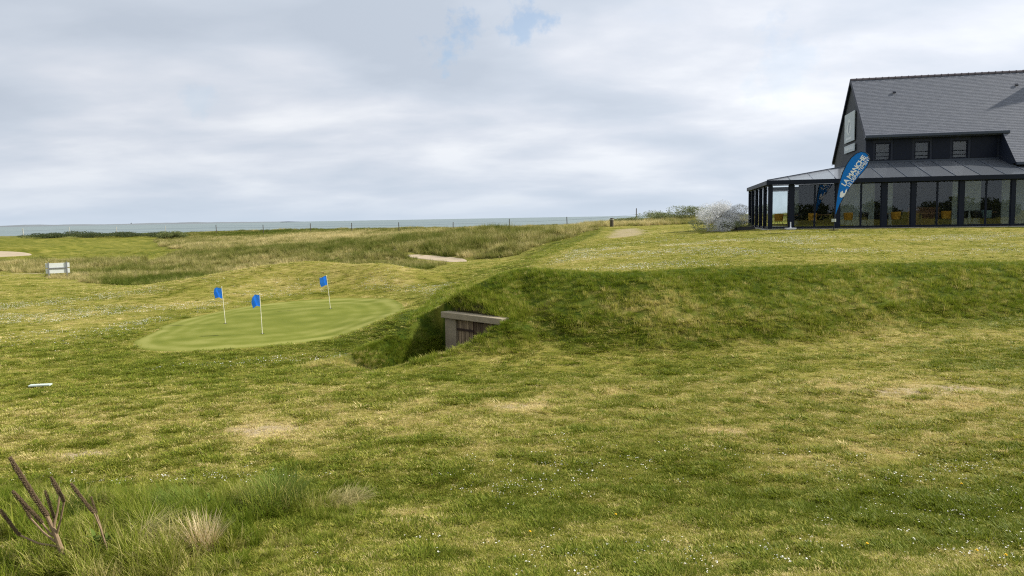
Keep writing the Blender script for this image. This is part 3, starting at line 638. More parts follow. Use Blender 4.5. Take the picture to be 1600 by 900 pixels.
# roof panels: front slope from the fascia to the wall, side slope to the gable
def mat_panel():
    m = bpy.data.materials.new('roof_glass_panel'); m.use_nodes = True; b = NB(m.node_tree)
    rn = b.n('ShaderNodeObjectInfo').outputs['Random']; tc = b.n('ShaderNodeTexCoord').outputs['Object']
    c = b.mix(rn, (.17, .19, .225), (.26, .275, .305)); c = b.mix(b.math('MULTIPLY', b.noise(tc, 1.2, 5, .6), .35), c, (.16, .165, .16))
    pr = b.n('ShaderNodeBsdfPrincipled', {'Base Color': c, 'Roughness': .16, 'Specular IOR Level': .5, 'Coat Weight': .4, 'Coat Roughness': .05})
    tr = b.n('ShaderNodeBsdfTransparent', {'Color': (.75, .8, .78, 1)})
    b.n('ShaderNodeOutputMaterial', {0: b.n('ShaderNodeMixShader', {0: .38, 1: pr.outputs[0], 2: tr.outputs[0]}).outputs[0]}); return m
M_PANEL = mat_panel(); M_BAR = mat('pale_glazing_bar', srgb(92, 100, 112), .4, 0, 3, .05)
hip0 = Vector((-.2, -.22, 2.75)); hip1 = Vector((5.86, 3.95, 3.82))
def quad_panel(pts, name='roof_panel'):
    mb = MB(); n_ = (Vector(pts[1])-Vector(pts[0])).cross(Vector(pts[2])-Vector(pts[0])).normalized()
    if n_.z < 0: pts = pts[::-1]; n_ = -n_
    mb.prism([Vector(p) for p in pts], -n_*.03); return mb.build(name, M_PANEL, house)
step = 1.215; s_ = hip0.x; fz = lambda y_: hip0.z+(hip1.z-hip0.z)*(y_-hip0.y)/(hip1.y-hip0.y)
hipy = lambda s_: hip0.y+(hip1.y-hip0.y)*(s_-hip0.x)/(hip1.x-hip0.x)
k = 0
while s_ < 21.5:
    a, c = s_+.03, s_+step-.03
    ya, yc_ = (min(hipy(a), hip1.y)), (min(hipy(c), hip1.y))
    quad_panel([(a, hip0.y, fz(hip0.y)), (c, hip0.y, fz(hip0.y)), (c, yc_, fz(yc_)), (a, ya, fz(ya))])
    yb = min(hipy(s_+step), hip1.y)
    MB().bar((s_+step, hip0.y, fz(hip0.y)+.012), (s_+step, yb, fz(yb)+.012), -.0+.022, .030).build('glazing_bar', M_BAR, house)
    s_ += step; k += 1
y_ = hip0.y; sz = lambda s_: hip0.z+(hip1.z-hip0.z)*(s_-hip0.x)/(hip1.x-hip0.x)
hips = lambda y_: hip0.x+(hip1.x-hip0.x)*(y_-hip0.y)/(hip1.y-hip0.y)
while y_ < 11.9:
    a, c = y_+.03, min(y_+step-.03, 12.1); sa, sc_ = min(hips(a), hip1.x), min(hips(c), hip1.x)
    quad_panel([(hip0.x, a, sz(hip0.x)), (hip0.x, c, sz(hip0.x)), (sc_, c, sz(sc_)), (sa, a, sz(sa))])
    y_ += step
MB().bar(hip0+Vector((0, 0, .015)), hip1+Vector((0, 0, .015)), .07, .06).build('hip_bar', M_ZINC, house)

# ---- sign boards fixed to the gable
M_SIGN = mat('sign_board', srgb(176, 186, 190), .5, 0, 6, .05); M_MARK = mat('sign_print', srgb(212, 218, 220), .5); M_MARK2 = mat('sign_print_grey', srgb(138, 148, 156), .5)
def gable_sign(t0, t1, h0, h1, label):
    r_ = empty('gable_sign', hw(5.80, (t0+t1)/2, h0), H_RZ); tag(r_, label, 'sign')
    hwid = (t1-t0)/2; hh = h1-h0
    MB().box(-.03, .02, -hwid, hwid, 0, hh).build('board', M_SIGN, r_, bevel=.006)
    return r_, hwid, hh
r_, w_, h_ = gable_sign(6.6, 9.48, 5.43, 7.3, 'large pale square sign on the gable wall')
mk = MB(); pts = [(.15+.55*math.cos(a)*(1-.25*math.sin(3*a)), .98+.5*math.sin(a)) for a in np.linspace(0, 2*math.pi, 22)[:-1]]
mk.prism([(-.036, p[0], p[1]) for p in pts], (.005, 0, 0)); mk.build('emblem', M_MARK, r_)
mk = MB(); mk.prism([(-.042, .15+q[0], .98+q[1]) for q in [(-.12, -.38), (.05, -.4), (.3, .3), (.16, .36), (0, -.1), (-.2, .3), (-.32, .24)]], (.005, 0, 0)); mk.build('emblem', M_MARK2, r_)
mk = MB(); mk.box(-.036, -.031, -.7, .9, .16, .3); mk.build('lettering', M_MARK, r_)
r_, w_, h_ = gable_sign(6.45, 9.44, 4.76, 5.24, 'narrow pale lettered sign strip below the large gable sign')
mk = MB()
for i in range(9): mk.box(-.036, -.031, -1.1+i*.25, -1.1+i*.25+.17, .14, .34)
mk.build('lettering', M_MARK, r_)

# ---- furniture behind the glass
M_MUST = mat('mustard_fabric', srgb(196, 142, 44), .8, 0, 12, .08); M_BLK = mat('black_shell', srgb(24, 24, 26), .5); M_TEAL = mat('grey_green_fabric', srgb(120, 140, 138), .8, 0, 12, .08)
M_LEG = mat('black_metal', (.02, .02, .022), .45); M_WOODT = mat('oak_table_top', srgb(150, 112, 72), .5, 0, 5, .14)
def make_chair(m):
    r_ = empty('dining_chair')
    sh = MB(); n = 10
    # moulded tub back
    rows = []
    for zz, rd, sp in ((.44, .225, 2.3), (.60, .25, 2.2), (.74, .262, 1.95), (.84, .262, 1.6)):
        rows.append([(rd*math.sin(a), rd*math.cos(a)+.0, zz) for a in np.linspace(-sp, sp, n)])
    for th in (0, 1):
        for row in rows: sh.v += [(p[0]*(1-.11*th), p[1]*(1-.11*th), p[2]) for p in row]
    m4 = len(rows)*n
    for i in range(len(rows)-1):
        for j in range(n-1):
            q = i*n+j; sh.f += [(q, q+1, q+n+1, q+n), (m4+q+n, m4+q+n+1, m4+q+1, m4+q)]
    for j in range(n-1): q = (len(rows)-1)*n+j; sh.f.append((q, q+1, m4+q+1, m4+q))
    for i in range(len(rows)-1):
        q = i*n; sh.f += [(q+n, q, m4+q, m4+q+n)[::-1], (q+n-1, q+2*n-1, m4+q+2*n-1, m4+q+n-1)]
    sh.build('backrest', m, r_, smooth=True)
    MB().lathe([(.20, .40), (.235, .42), (.24, .455), (.20, .48), (.02, .485)], 16).build('seat', m, r_, smooth=True)
    for sx in (-1, 1):
        for sy in (-1, 1): MB().tube([(sx*.13, sy*.13, .41), (sx*.22, sy*.22, 0)], [.016, .011], 6).build('leg', M_LEG, r_)
    return r_
chairs = [(.62, 1.2, 200, 0, 'mustard tub chair in the leftmost corner bay of the veranda'), (2.55, 1.5, 150, 0, 'mustard tub chair in the second bay of the veranda, left of the banner'),
          (4.42, 1.2, 185, 0, 'mustard tub chair just right of the banner, behind the glass'), (5.25, 1.25, 165, 1, 'black chair in front of the pale wall, right of the banner'),
          (6.92, 1.1, 185, 0, 'mustard tub chair alone in the narrow middle bay of the veranda'), (9.55, 1.2, 175, 0, 'mustard tub chair against the right post of the wide dark bay'),
          (10.45, 1.3, 190, 1, 'black chair at the left of the bay with the grey-green wall'), (10.98, 1.0, 170, 1, 'black chair just left of the mullion in the grey-green bay'),
          (11.75, 1.6, 140, 2, 'grey-green tub chair near the right end of the veranda'), (1.9, 2.6, 30, 1, 'black chair deep in the second bay near the left end')]
protos = {}
for s_, t_, a, kd, lb in chairs:
    if kd not in protos: protos[kd] = make_chair((M_MUST, M_BLK, M_TEAL)[kd]); c_ = protos[kd]
    else: c_ = copy_tree(protos[kd])
    c_.location = hw(s_, t_, .02); c_.rotation_euler = (0, 0, H_RZ+R(a)); tag(c_, lb, 'chair', 'dining chairs in the veranda')
def make_table(w_, d_):
    r_ = empty('dining_table')
    MB().box(-w_/2, w_/2, -d_/2, d_/2, .715, .75, .03).build('table_top', M_WOODT, r_)
    MB().tube([(0, 0, .03), (0, 0, .715)], .04, 10).build('pedestal', M_LEG, r_)
    MB().lathe([(.27, 0), (.27, .015), (.06, .035)], 20).build('base', M_LEG, r_)
    return r_
tp = make_table(.8, .8)
for i, (s_, t_, lb) in enumerate([(1.35, 2.0, 'square wooden table behind the first veranda post from the left'), (3.2, 1.9, 'square wooden table behind the banner pole'),
        (6.75, 2.1, 'square wooden table in the narrow middle bay'), (8.35, 1.7, 'square wooden table at the left of the wide dark bay'),
        (9.3, 2.2, 'square wooden table behind the mustard chair of the wide dark bay'), (12.0, 2.4, 'square wooden table beside the grey-green chair')]):
    o = tp if i == 0 else copy_tree(tp); o.location = hw(s_, t_, .02); o.rotation_euler = (0, 0, H_RZ); tag(o, lb, 'table', 'dining tables in the veranda')

# ------------------------------------------------------------------ bunker door in the mound
M_CONC = mat('weathered_concrete', srgb(150, 138, 114), .9, 0, 6, .16, .5, 30); M_CONC2 = mat('weathered_concrete_jamb', srgb(142, 130, 108), .9, 0, 5, .16, .5, 28)
def mat_plank(name, c0, c1):
    m = bpy.data.materials.new(name); m.use_nodes = True; b = NB(m.node_tree); tc = b.n('ShaderNodeTexCoord').outputs['Object']
    mp = b.n('ShaderNodeMapping', {0: tc, 3: (22, 22, 1.2)}).outputs[0]; rn = b.n('ShaderNodeObjectInfo').outputs['Random']
    f = b.noise(b.n('ShaderNodeVectorMath', {0: mp, 1: b.n('ShaderNodeCombineXYZ', {0: b.math('MULTIPLY', rn, 40)}).outputs[0]}, operation='ADD').outputs[0], 1.0, 6, .7)
    f = b.math('ADD', f, b.math('MULTIPLY', b.math('SUBTRACT', rn, .5), .35))
    c = b.ramp(f, [(.3, c0), (.55, tuple((a+d)/2*.8 for a, d in zip(c0, c1))), (.72, c1)])
    bp = b.n('ShaderNodeBump', {'Strength': .5, 'Distance': .01, 'Height': f})
    pr = b.n('ShaderNodeBsdfPrincipled', {'Base Color': c, 'Roughness': .9, 'Specular IOR Level': .15, 'Normal': bp.outputs[0]}); b.n('ShaderNodeOutputMaterial', {0: pr.outputs[0]}); return m
M_PLANK = mat_plank('weathered_plank', srgb(64, 50, 38), srgb(168, 147, 118)); M_RUST = mat('rusty_iron', srgb(58, 44, 36), .85, .3, 20, .2)
rz_d = math.atan2(DOOR_A[1], DOOR_A[0])
bd = empty('shelter_entrance', (DOOR_C[0], DOOR_C[1], TRENCH_FLOOR), rz_d)
tag(bd, 'concrete framed shelter entrance with weathered plank doors sunk in the grass mound', 'doorway')
# local: x along the lintel, y: into the mound is +y or -y
inward = 1.0 if (Matrix.Rotation(rz_d, 3, 'Z') @ Vector((0, 1, 0))).to_2d().dot(Vector(-DOOR_N)) > 0 else -1.0
W2 = DOOR_W/2; LT = .70-TRENCH_FLOOR; LB = LT-.15
def dbox(x0, x1, d0, d1, z0, z1): a, c = sorted((d0*inward, d1*inward)); return MB().box(x0, x1, a, c, z0, z1)
dbox(-W2, W2, -.24, .12, LB, LT).build('lintel', M_CONC, bd, bevel=.015)
dbox(-W2+.06, -W2+.48, -.16, .10, -.2, LB-.002).build('jamb', M_CONC2, bd, bevel=.012)
dbox(W2-.20, W2-.02, -.16, .10, -.2, LB-.002).build('jamb', M_CONC2, bd, bevel=.012)
x = -W2+.485; pe = W2-.205; n_p = 11; pw = (pe-x)/n_p
for i in range(n_p):
    dz = random.uniform(0, .03)
    dbox(x+i*pw+.006, x+(i+1)*pw-.004, -.085-random.uniform(0, .02), -.04, .02+dz, LB-.02-random.uniform(0, .03)).build('plank', M_PLANK, bd)
dbox(x, pe, -.03, .08, -.1, LB-.004).build('door_back', mat('dark_gap', (.012, .010, .008), .9), bd)
for (a, c, zz) in ((x-.04, x+.62, LB-.28), (x-.04, x+.62, .35), (x+.72, pe-.04, LB-.34), (x+.72, pe-.04, .35)):
    dbox(a, c, -.125, -.108, zz, zz+.05).build('strap_hinge', M_RUST, bd)
dbox(x+.60, x+.70, -.14, -.108, .75, .9).build('latch', M_RUST, bd)

# ------------------------------------------------------------------ golf pins
M_POLE = mat('white_fibreglass', srgb(226, 222, 196), .4); 
def mat_cloth(name, c, tr=.3):
    m = bpy.data.materials.new(name); m.use_nodes = True; b = NB(m.node_tree)
    pr = b.n('ShaderNodeBsdfPrincipled', {'Base Color': col4(c), 'Roughness': .65, 'Specular IOR Level': .25}); tl = b.n('ShaderNodeBsdfTranslucent', {'Color': col4(c)})
    b.n('ShaderNodeOutputMaterial', {0: b.n('ShaderNodeMixShader', {0: tr, 1: pr.outputs[0], 2: tl.outputs[0]}).outputs[0]}); return m
M_FLAG = mat_cloth('blue_flag_cloth', (.09, .44, 1.0), .5); M_HOLE = mat('cup_liner', (.015, .015, .015), .8)
def flag_pin(x_, y_, lean, seed, label, droop):
    z_ = gz(x_, y_)+.012; r_ = empty('golf_pin', (x_, y_, z_), R(-10-seed)); tag(r_, label, 'golf flag', 'pins on the putting green')
    top = Vector((lean, 0, 1.06))
    MB().tube([(0, 0, -.06), top*.5, top], [.0095, .009, .008], 8).build('pole', M_POLE, r_)
    MB().lathe([(.007, 0), (.016, .004), (.014, .018), (.002, .026)], 8, tuple(top)).build('pole_cap', M_POLE, r_)
    rn = random.Random(seed); ph = rn.uniform(0, 6); n, k = 15, 12; mb = MB()
    for side in (0, 1):
        for i in range(n):
            for j in range(k):
                u = i/(n-1); v = j/(k-1)
                px = -u*.255*(1-.10*droop*v); pz = -v*.30 - droop*.10*u*u - .02*math.sin(u*5+ph)
                py = .045*math.sin(u*7.5+ph+v*1.6)*u + .03*math.sin(v*5+ph*2)*u + side*.002
                mb.v.append((top.x*(1+pz*.0)+px + lean*(pz), py, top.z-.01+pz))
        o_ = side*n*k
        for i in range(n-1):
            for j in range(k-1):
                q = o_+i*k+j; f = (q, q+1, q+k+1, q+k); mb.f.append(f if side else f[::-1])
    ring = [i*k for i in range(n)]+[(n-1)*k+j for j in range(1, k)]+[i*k+k-1 for i in range(n-2, -1, -1)]
    for a, c in zip(ring[:-1], ring[1:]): mb.f.append((a, c, c+n*k, a+n*k))
    mb.build('flag', M_FLAG, r_, smooth=True)
    MB().lathe([(.054, .001), (.050, .004), (.03, .0035)], 20).build('hole', M_HOLE, r_)
flag_pin(-8.42, 22.35, -.065, 3, 'leftmost of the three small blue flags on the putting green', .2)
flag_pin(-6.62, 20.12, -.025, 8, 'nearest and tallest looking of the three blue flags, middle of the green', .8)
flag_pin(-5.93, 24.9, -.10, 5, 'farthest and rightmost of the three small blue flags', .3)

# ------------------------------------------------------------------ teardrop banner in front of the veranda
M_BAN = mat_cloth('banner_cloth', srgb(24, 128, 208), .3); M_BEDGE = mat('banner_sleeve', srgb(20, 28, 44), .7); M_WHITE = mat('white_print', (.78, .80, .82), .7)
K = .0339
bx_, by_ = 17.0, 40.55
ban = empty('feather_banner', (bx_, by_, gz(bx_, by_)), R(-18)); tag(ban, 'tall blue teardrop banner on a thin pole before the veranda glass', 'banner')
bp = lambda px, py: ((px-1303.5)*K + (360-py)*K*math.tan(R(.985)), (361-py)*K)
lft = [(1304.5, 337), (1305, 322), (1306.5, 305), (1309, 288), (1313, 272), (1318, 260), (1324, 250), (1331, 243.5), (1338, 241), (1344, 242.5), (1348.5, 247), (1350, 254), (1348, 262)]
rgt = [(1343, 270), (1335, 280), (1326, 292), (1318, 305), (1311, 320), (1306.5, 334)]
out_px = lft+rgt; outl = [bp(*p) for p in out_px]
def curv(x_): return 0.0
mb = MB(); n = len(outl); cx_, cz_ = bp(1325, 275)
def ban_sheet(mb, pts, d, thick):
    """closed outline filled by rings toward its spine, following the banner's belly"""
    m_ = len(pts)
    from mathutils.geometry import tessellate_polygon
    tris = tessellate_polygon([[Vector((p[0], p[1], 0)) for p in pts]])
    k0 = len(mb.v)
    mb.v += [(p[0], curv(p[0])-d, p[1]) for p in pts]+[(p[0], curv(p[0])-d+thick, p[1]) for p in pts]
    for t in tris: mb.f += [tuple(k0+i for i in t), tuple(k0+m_+i for i in t[::-1])]
    for i in range(m_): mb.f.append((k0+i, k0+(i+1) % m_, k0+m_+(i+1) % m_, k0+m_+i))
def dense(pts, k=4):
    o = []
    for i in range(len(pts)):
        a, c = pts[i], pts[(i+1) % len(pts)]
        for j in range(k): o.append((a[0]+(c[0]-a[0])*j/k, a[1]+(c[1]-a[1])*j/k))
    return o
ban_sheet(mb, outl, 0, .004); mb.build('banner_cloth', M_BAN, ban)
MB().tube([(p[0], curv(p[0])+.002, p[1]) for p in [bp(1303.5, 361)]+[bp(*q) for q in lft]], [.022]*9+[.02]*5, 8).build('pole', M_BEDGE, ban)
MB().tube([(p[0], curv(p[0])+.002, p[1]) for p in [bp(*lft[-1])]+[bp(*q) for q in rgt]], .016, 6).build('hem', M_BEDGE, ban)
MB().tube([(-.25, -.1, .03), (.25, .1, .03)], .02, 6).tube([(-.1, .25, .03), (.1, -.25, .03)], .02, 6).build('ground_cross', M_BEDGE, ban)
MB().box(-.12, .10, -.07, .05, .46, .62, .03).build('clamp', M_PALE, ban)
def ban_text(txt, px, py, size, ang, bold):
    cu = bpy.data.curves.new('t', 'FONT'); cu.body = txt; cu.size = size; cu.align_x = 'LEFT'; cu.offset = bold; cu.space_character = .93
    to = bpy.data.objects.new('t', cu); COL.objects.link(to); bpy.context.view_layer.update()
    me = bpy.data.meshes.new_from_object(to.evaluated_get(bpy.context.evaluated_depsgraph_get())); bpy.data.objects.remove(to)
    x0, z0 = bp(px, py); c, s_ = math.cos(ang), math.sin(ang)
    for v in me.vertices:
        a, c2 = v.co.x, v.co.y; X = x0+a*c-c2*s_; Zz = z0+a*s_+c2*c; v.co = (X, curv(X)-.007, Zz)
    me.materials.clear(); me.materials.append(M_WHITE)
    o = bpy.data.objects.new('lettering', me); COL.objects.link(o); o.parent = ban
    o2 = link_copy(o, ban); o2.location.y = .018                      # the print shows through on the back
    return o
A_ = math.atan2(47, 31.5)
ban_text('LA MANCHE', 1317.2, 293.5, .335, A_, .011)
ban_text('LE DÉPARTEMENT', 1323.6, 294.5, .232, A_, .002)
mb = MB(); lg = [(1311, 302), (1314.5, 299.5), (1315, 303.5), (1317.5, 303), (1318, 299), (1320.5, 296.5), (1319.5, 303), (1317, 308), (1313, 310.5), (1310.2, 309)]
lp = [bp(*p) for p in lg]; mb.prism([(p[0], curv(p[0])-.010, p[1]) for p in lp], (0, .004, 0)); o = mb.build('emblem', M_WHITE, ban); o2 = link_copy(o, ban); o2.location.y = .02

# ------------------------------------------------------------------ small things by the terrace
pb = empty('parasol_base', hw(1.0, -.85, 0)); pb.location.z = gz(pb.location.x, pb.location.y); tag(pb, 'white parasol foot with a short tube in front of the first veranda post', 'parasol base')
MB().box(-.27, .27, -.25, .25, 0, .09, .06).build('slab', mat('white_resin', (.72, .72, .70), .6), pb, bevel=.01); MB().lathe([(.06, .09), (.05, .13), (.032, .14), (.03, .40), (.024, .41)], 12).build('tube', M_WHITE, pb)
pl = empty('planter_tray', hw(-1.35, .55, 0)); pl.location.z = gz(pl.location.x, pl.location.y); tag(pl, 'low black planter tray at the veranda\'s left corner', 'planter')
MB().box(-.55, .55, -.25, .25, 0, .16, .04).build('tray', M_LEG, pl); MB().box(-.5, .5, -.2, .2, .161, .19).build('soil', mat('potting_soil', (.02, .015, .01), .95, 0, 20, .2), pl)

# marker board lying on the grass
mk = empty('tee_marker_board', (-8.85, 14.15, gz(-8.85, 14.15)+.035), R(12)); tag(mk, 'small white board lying flat on the grass at the far left', 'marker')
MB().box(-.185, .185, -.07, .07, 0, .022, .01).build('board', mat('white_painted_board', srgb(188, 198, 186), .6, 0, 6, .12), mk)
MB().box(-.15, -.11, -.05, .05, -.04, -.001).build('batten', M_PLANK, mk); MB().box(.11, .15, -.05, .05, -.04, -.001).build('batten', M_PLANK, mk)

# notice board on two posts, seen from behind
sx_, sy_ = -27.8, 47.0; sg = empty('notice_board', (sx_, sy_, gz(sx_, sy_)), R(34)); tag(sg, 'white two-panel notice board on posts beside the rough grass', 'notice board')
M_BRD = mat('white_board_back', srgb(214, 218, 210), .6, 0, 3, .05); M_GREYP = mat('grey_post', srgb(120, 122, 124), .7, 0, 8, .1)
for z0_, z1_ in ((.30, .58), (.64, .92)): MB().box(-.64, .64, .0, .03, z0_, z1_).build('panel', M_BRD, sg)
for q in (-.48, .48): MB().box(q-.03, q+.03, -.06, -.002, -.1, .98).build('post', M_GREYP, sg)
MB().box(-.445, .445, -.045, -.003, .585, .64).build('rail', M_GREYP, sg)

# ------------------------------------------------------------------ fence along the dune ridge
M_POSTW = mat('pale_post', srgb(176, 176, 166), .8, 0, 8, .1); M_POSTD = mat('grey_brown_post', srgb(78, 70, 60), .85, 0, 8, .15); M_WIRE = mat('fence_wire', (.10, .10, .10), .5, .5)
fx = [(-75.0, 118.5, 1), (-67.3, 117.5, 1), (-59.6, 116.5, 1), (-51.8, 115.5, 1), (-43.6, 114.0, 0), (-36.0, 112.0, 0), (-28.5, 109.5, 0), (-22.0, 106.5, 0), (-14.9, 102.5, 0), (-7.4, 98.5, 0), (-.2, 94.5, 0), (6.6, 90.5, 0), (14.0, 86.0, 0)]
fe = empty('wire_fence', (fx[0][0], fx[0][1], gz(fx[0][0], fx[0][1]))); tag(fe, 'wire fence on thin posts along the dune ridge before the sea', 'fence')
o0 = Vector(fe.location); tops = []
for i, (x_, y_, wh) in enumerate(fx):
    z_ = gz(x_, y_); p = Vector((x_, y_, z_))-o0; ln = random.uniform(-.05, .05)
    r0 = .07 if i == 0 else .055
    hgt = {12: 1.6, 9: 1.15}.get(i, 1.3)
    o = MB().tube([p+Vector((0, 0, -.5)), p+Vector((ln*.5, 0, hgt*.6)), p+Vector((ln, 0, hgt))], [r0, r0*.95, r0*.85], 7).build('post', M_POSTW if wh else M_POSTD, fe)
    if wh: o['label'] = 'pale white fence post'
    tops.append((p, ln))
for f_ in (.45, .8):
    mb = MB()
    for a, c in zip(tops[:-1], tops[1:]):
        A = a[0]+Vector((0, 0, f_*1.15)); B = c[0]+Vector((0, 0, f_*1.15)); mid = (A+B)/2-Vector((0, 0, .05)); mb.tube([A, mid, B], .006, 4)
    mb.build('wire', M_WIRE, fe)
tx, ty = 9.1, 69.5
tpz = empty('timber_post', (tx, ty, gz(tx, ty))); tag(tpz, 'short thick timber post at the end of the bare sandy path', 'post')
MB().tube([(0, 0, -.3), (0, 0, .72), (0, 0, .78)], [.16, .155, .13], 10).build('shaft', M_POSTD, tpz); MB().tube([(0, 0, .60), (0, 0, .66)], .163, 10).build('band', M_POSTW, tpz)

# ------------------------------------------------------------------ far coast on the horizon
M_COAST = mat('far_coast_haze_tint', (.17, .19, .20), .95, 0, .0004, .2)  # distance haze is put into this pale blue-grey base colour
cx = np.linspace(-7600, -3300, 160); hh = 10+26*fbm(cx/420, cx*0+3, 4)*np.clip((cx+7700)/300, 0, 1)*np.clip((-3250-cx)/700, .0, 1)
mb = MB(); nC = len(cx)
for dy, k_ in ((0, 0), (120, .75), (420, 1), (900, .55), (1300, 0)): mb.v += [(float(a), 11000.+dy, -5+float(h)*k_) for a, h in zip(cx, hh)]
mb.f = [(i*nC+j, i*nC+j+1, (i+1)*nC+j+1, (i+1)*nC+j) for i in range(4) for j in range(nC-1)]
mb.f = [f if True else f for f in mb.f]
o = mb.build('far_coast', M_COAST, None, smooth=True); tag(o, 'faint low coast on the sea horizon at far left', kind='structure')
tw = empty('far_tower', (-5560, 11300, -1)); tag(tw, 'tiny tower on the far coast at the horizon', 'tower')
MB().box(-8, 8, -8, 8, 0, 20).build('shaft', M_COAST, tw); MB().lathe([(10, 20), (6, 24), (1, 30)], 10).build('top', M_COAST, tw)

# ------------------------------------------------------------------ vegetation
B_LAWN = mat_blade('lawn_blade', (.138, .178, .014), (.350, .342, .055), (.69, .56, .26))
B_SLOPE = mat_blade('bank_blade', (.132, .188, .012), (.310, .320, .040), (.62, .52, .20))
B_LONG = mat_blade('long_blade', (.110, .160, .010), (.255, .280, .034), (.66, .54, .24))
B_MARRAM = mat_blade('marram_blade', (.095, .130, .014), (.28, .265, .068), (.68, .57, .28))
PROTO = bpy.data.collections.new('grass_prototypes')           # not linked to the scene
def blade(mb, x, y, ang, L, w, bend, seg, z0=-.01):
    """one curved tapering blade"""
    dx, dy = math.cos(ang), math.sin(ang); px, py = -dy, dx; k0 = len(mb.v); h = 0; r = 0; tilt = bend[0]
    for i in range(seg+1):
        t = i/seg; ww = w*(1-t**1.6)*.5 + .0003
        if i < seg: mb.v += [(x+dx*r-px*ww, y+dy*r-py*ww, z0+h), (x+dx*r+px*ww, y+dy*r+py*ww, z0+h)]
        else: mb.v.append((x+dx*r, y+dy*r, z0+h))
        st = L/seg; a = tilt+(bend[1]-tilt)*t; r += math.sin(a)*st; h += math.cos(a)*st
    for i in range(seg-1): q = k0+2*i; mb.f.append((q, q+1, q+3, q+2))
    q = k0+2*(seg-1); mb.f.append((q, q+1, q+2))
def tuft(name, m, n, rad, L, w, tilt, bend, seg, seed, comb=None):
    rn = random.Random(seed); mb = MB()
    for _ in range(n):
        a = rn.uniform(0, 2*math.pi); r = rad*math.sqrt(rn.random()); d = a+rn.uniform(-1.2, 1.2) if comb is None else comb+rn.gauss(0, .7)
        l = rn.uniform(*L); t0 = rn.uniform(*tilt); blade(mb, r*math.cos(a), r*math.sin(a), d, l, w*rn.uniform(.7, 1.3), (t0, t0+rn.uniform(*bend)), seg)
    me = mb.mesh(name, m); return me
def proto_set(nm, metas):
    c = bpy.data.collections.new(nm)
    for i, me in enumerate(metas):
        o = bpy.data.objects.new('%s_%02d' % (nm, i), me); c.objects.link(o)
    return c
GRP = {}
def scatter_group(nm, coll):
    ng = bpy.data.node_groups.new(nm, 'GeometryNodeTree')
    ng.interface.new_socket('Geometry', in_out='INPUT', socket_type='NodeSocketGeometry'); ng.interface.new_socket('Geometry', in_out='OUTPUT', socket_type='NodeSocketGeometry')
    N = ng.nodes; Lk = ng.links; gi = N.new('NodeGroupInput'); go = N.new('NodeGroupOutput')
    mp = N.new('GeometryNodeMeshToPoints'); Lk.new(gi.outputs[0], mp.inputs['Mesh'])
    ci = N.new('GeometryNodeCollectionInfo'); ci.inputs['Collection'].default_value = coll; ci.inputs['Separate Children'].default_value = True; ci.inputs['Reset Children'].default_value = True
    ip = N.new('GeometryNodeInstanceOnPoints'); Lk.new(mp.outputs[0], ip.inputs['Points']); Lk.new(ci.outputs[0], ip.inputs['Instance']); ip.inputs['Pick Instance'].default_value = True
    def na(name, t):
        a = N.new('GeometryNodeInputNamedAttribute'); a.data_type = t; a.inputs['Name'].default_value = name; return a.outputs['Attribute']
    Lk.new(na('kind', 'INT'), ip.inputs['Instance Index'])
    er = N.new('FunctionNodeEulerToRotation'); Lk.new(na('rot', 'FLOAT_VECTOR'), er.inputs[0]); Lk.new(er.outputs[0], ip.inputs['Rotation'])
    Lk.new(na('size', 'FLOAT_VECTOR'), ip.inputs['Scale'])
    Lk.new(ip.outputs[0], go.inputs[0]); return ng
def scatter(name, x, y, coll, scale, dry, label, cat, tilt=.12, zoff=0.0, zscale=None, z=None, rotz=None):  # low dry values also darken the sunken approach tufts for its shade
    """plants standing on the ground at (x, y), each turned, tilted and scaled by itself"""
    n = len(x); z = height(x, y)+zoff if z is None else z; me = bpy.data.meshes.new(name); me.vertices.add(n)
    me.vertices.foreach_set('co', np.stack([x, y, z], 1).astype(np.float32).ravel())
    rot = np.stack([RNG.normal(0, tilt, n), RNG.normal(0, tilt, n), RNG.uniform(0, 6.283, n) if rotz is None else rotz], 1)
    sz = np.stack([scale, scale, scale*(zscale if zscale is not None else RNG.uniform(.8, 1.25, n))], 1)
    for nm, a, t in (('rot', rot, 'FLOAT_VECTOR'), ('size', sz, 'FLOAT_VECTOR')):
        at = me.attributes.new(nm, t, 'POINT'); at.data.foreach_set('vector', a.astype(np.float32).ravel())
    at = me.attributes.new('kind', 'INT', 'POINT'); at.data.foreach_set('value', RNG.integers(0, len(coll.objects), n).astype(np.int32))
    fattr(me, 'dry', dry)
    o = bpy.data.objects.new(name, me); COL.objects.link(o); md = o.modifiers.new('scatter', 'NODES')
    if coll.name not in GRP: GRP[coll.name] = scatter_group('scatter_'+coll.name, coll)
    md.node_group = GRP[coll.name]; tag(o, label, cat, kind='stuff'); return o
def wedge(n, r0, r1, half=37.0, side=1.5):
    """even random points in the ground sector before the viewer, with room to step aside"""
    r = np.sqrt(RNG.uniform(r0*r0, r1*r1, n)); a = RNG.uniform(-1, 1, n)*(math.radians(half)+side/np.maximum(r, 4)*.5); return r*np.sin(a), r*np.cos(a)
P_LAWN = proto_set('lawn_tufts', [tuft('lawn_tuft', B_LAWN, 46, .07, (.014, .040), .0060, (.45, 1.25), (.1, .5), 2, s) for s in range(7)])
P_SLOPE = proto_set('bank_tufts', [tuft('bank_tuft', B_SLOPE, 44, .10, (.06, .17), .0062, (.15, .9), (.2, .9), 3, 20+s) for s in range(7)])
P_LONG = proto_set('long_tufts', [tuft('long_tuft', B_LONG, 70, .13, (.16, .46), .0095, (.05, .55), (.4, 1.5), 5, 40+s) for s in range(8)])
P_MARRAM = proto_set('marram_tufts', [tuft('marram_tuft', B_MARRAM, 70, .34, (.30, .80), .022, (.05, .6), (.2, .9), 3, 60+s) for s in range(8)])

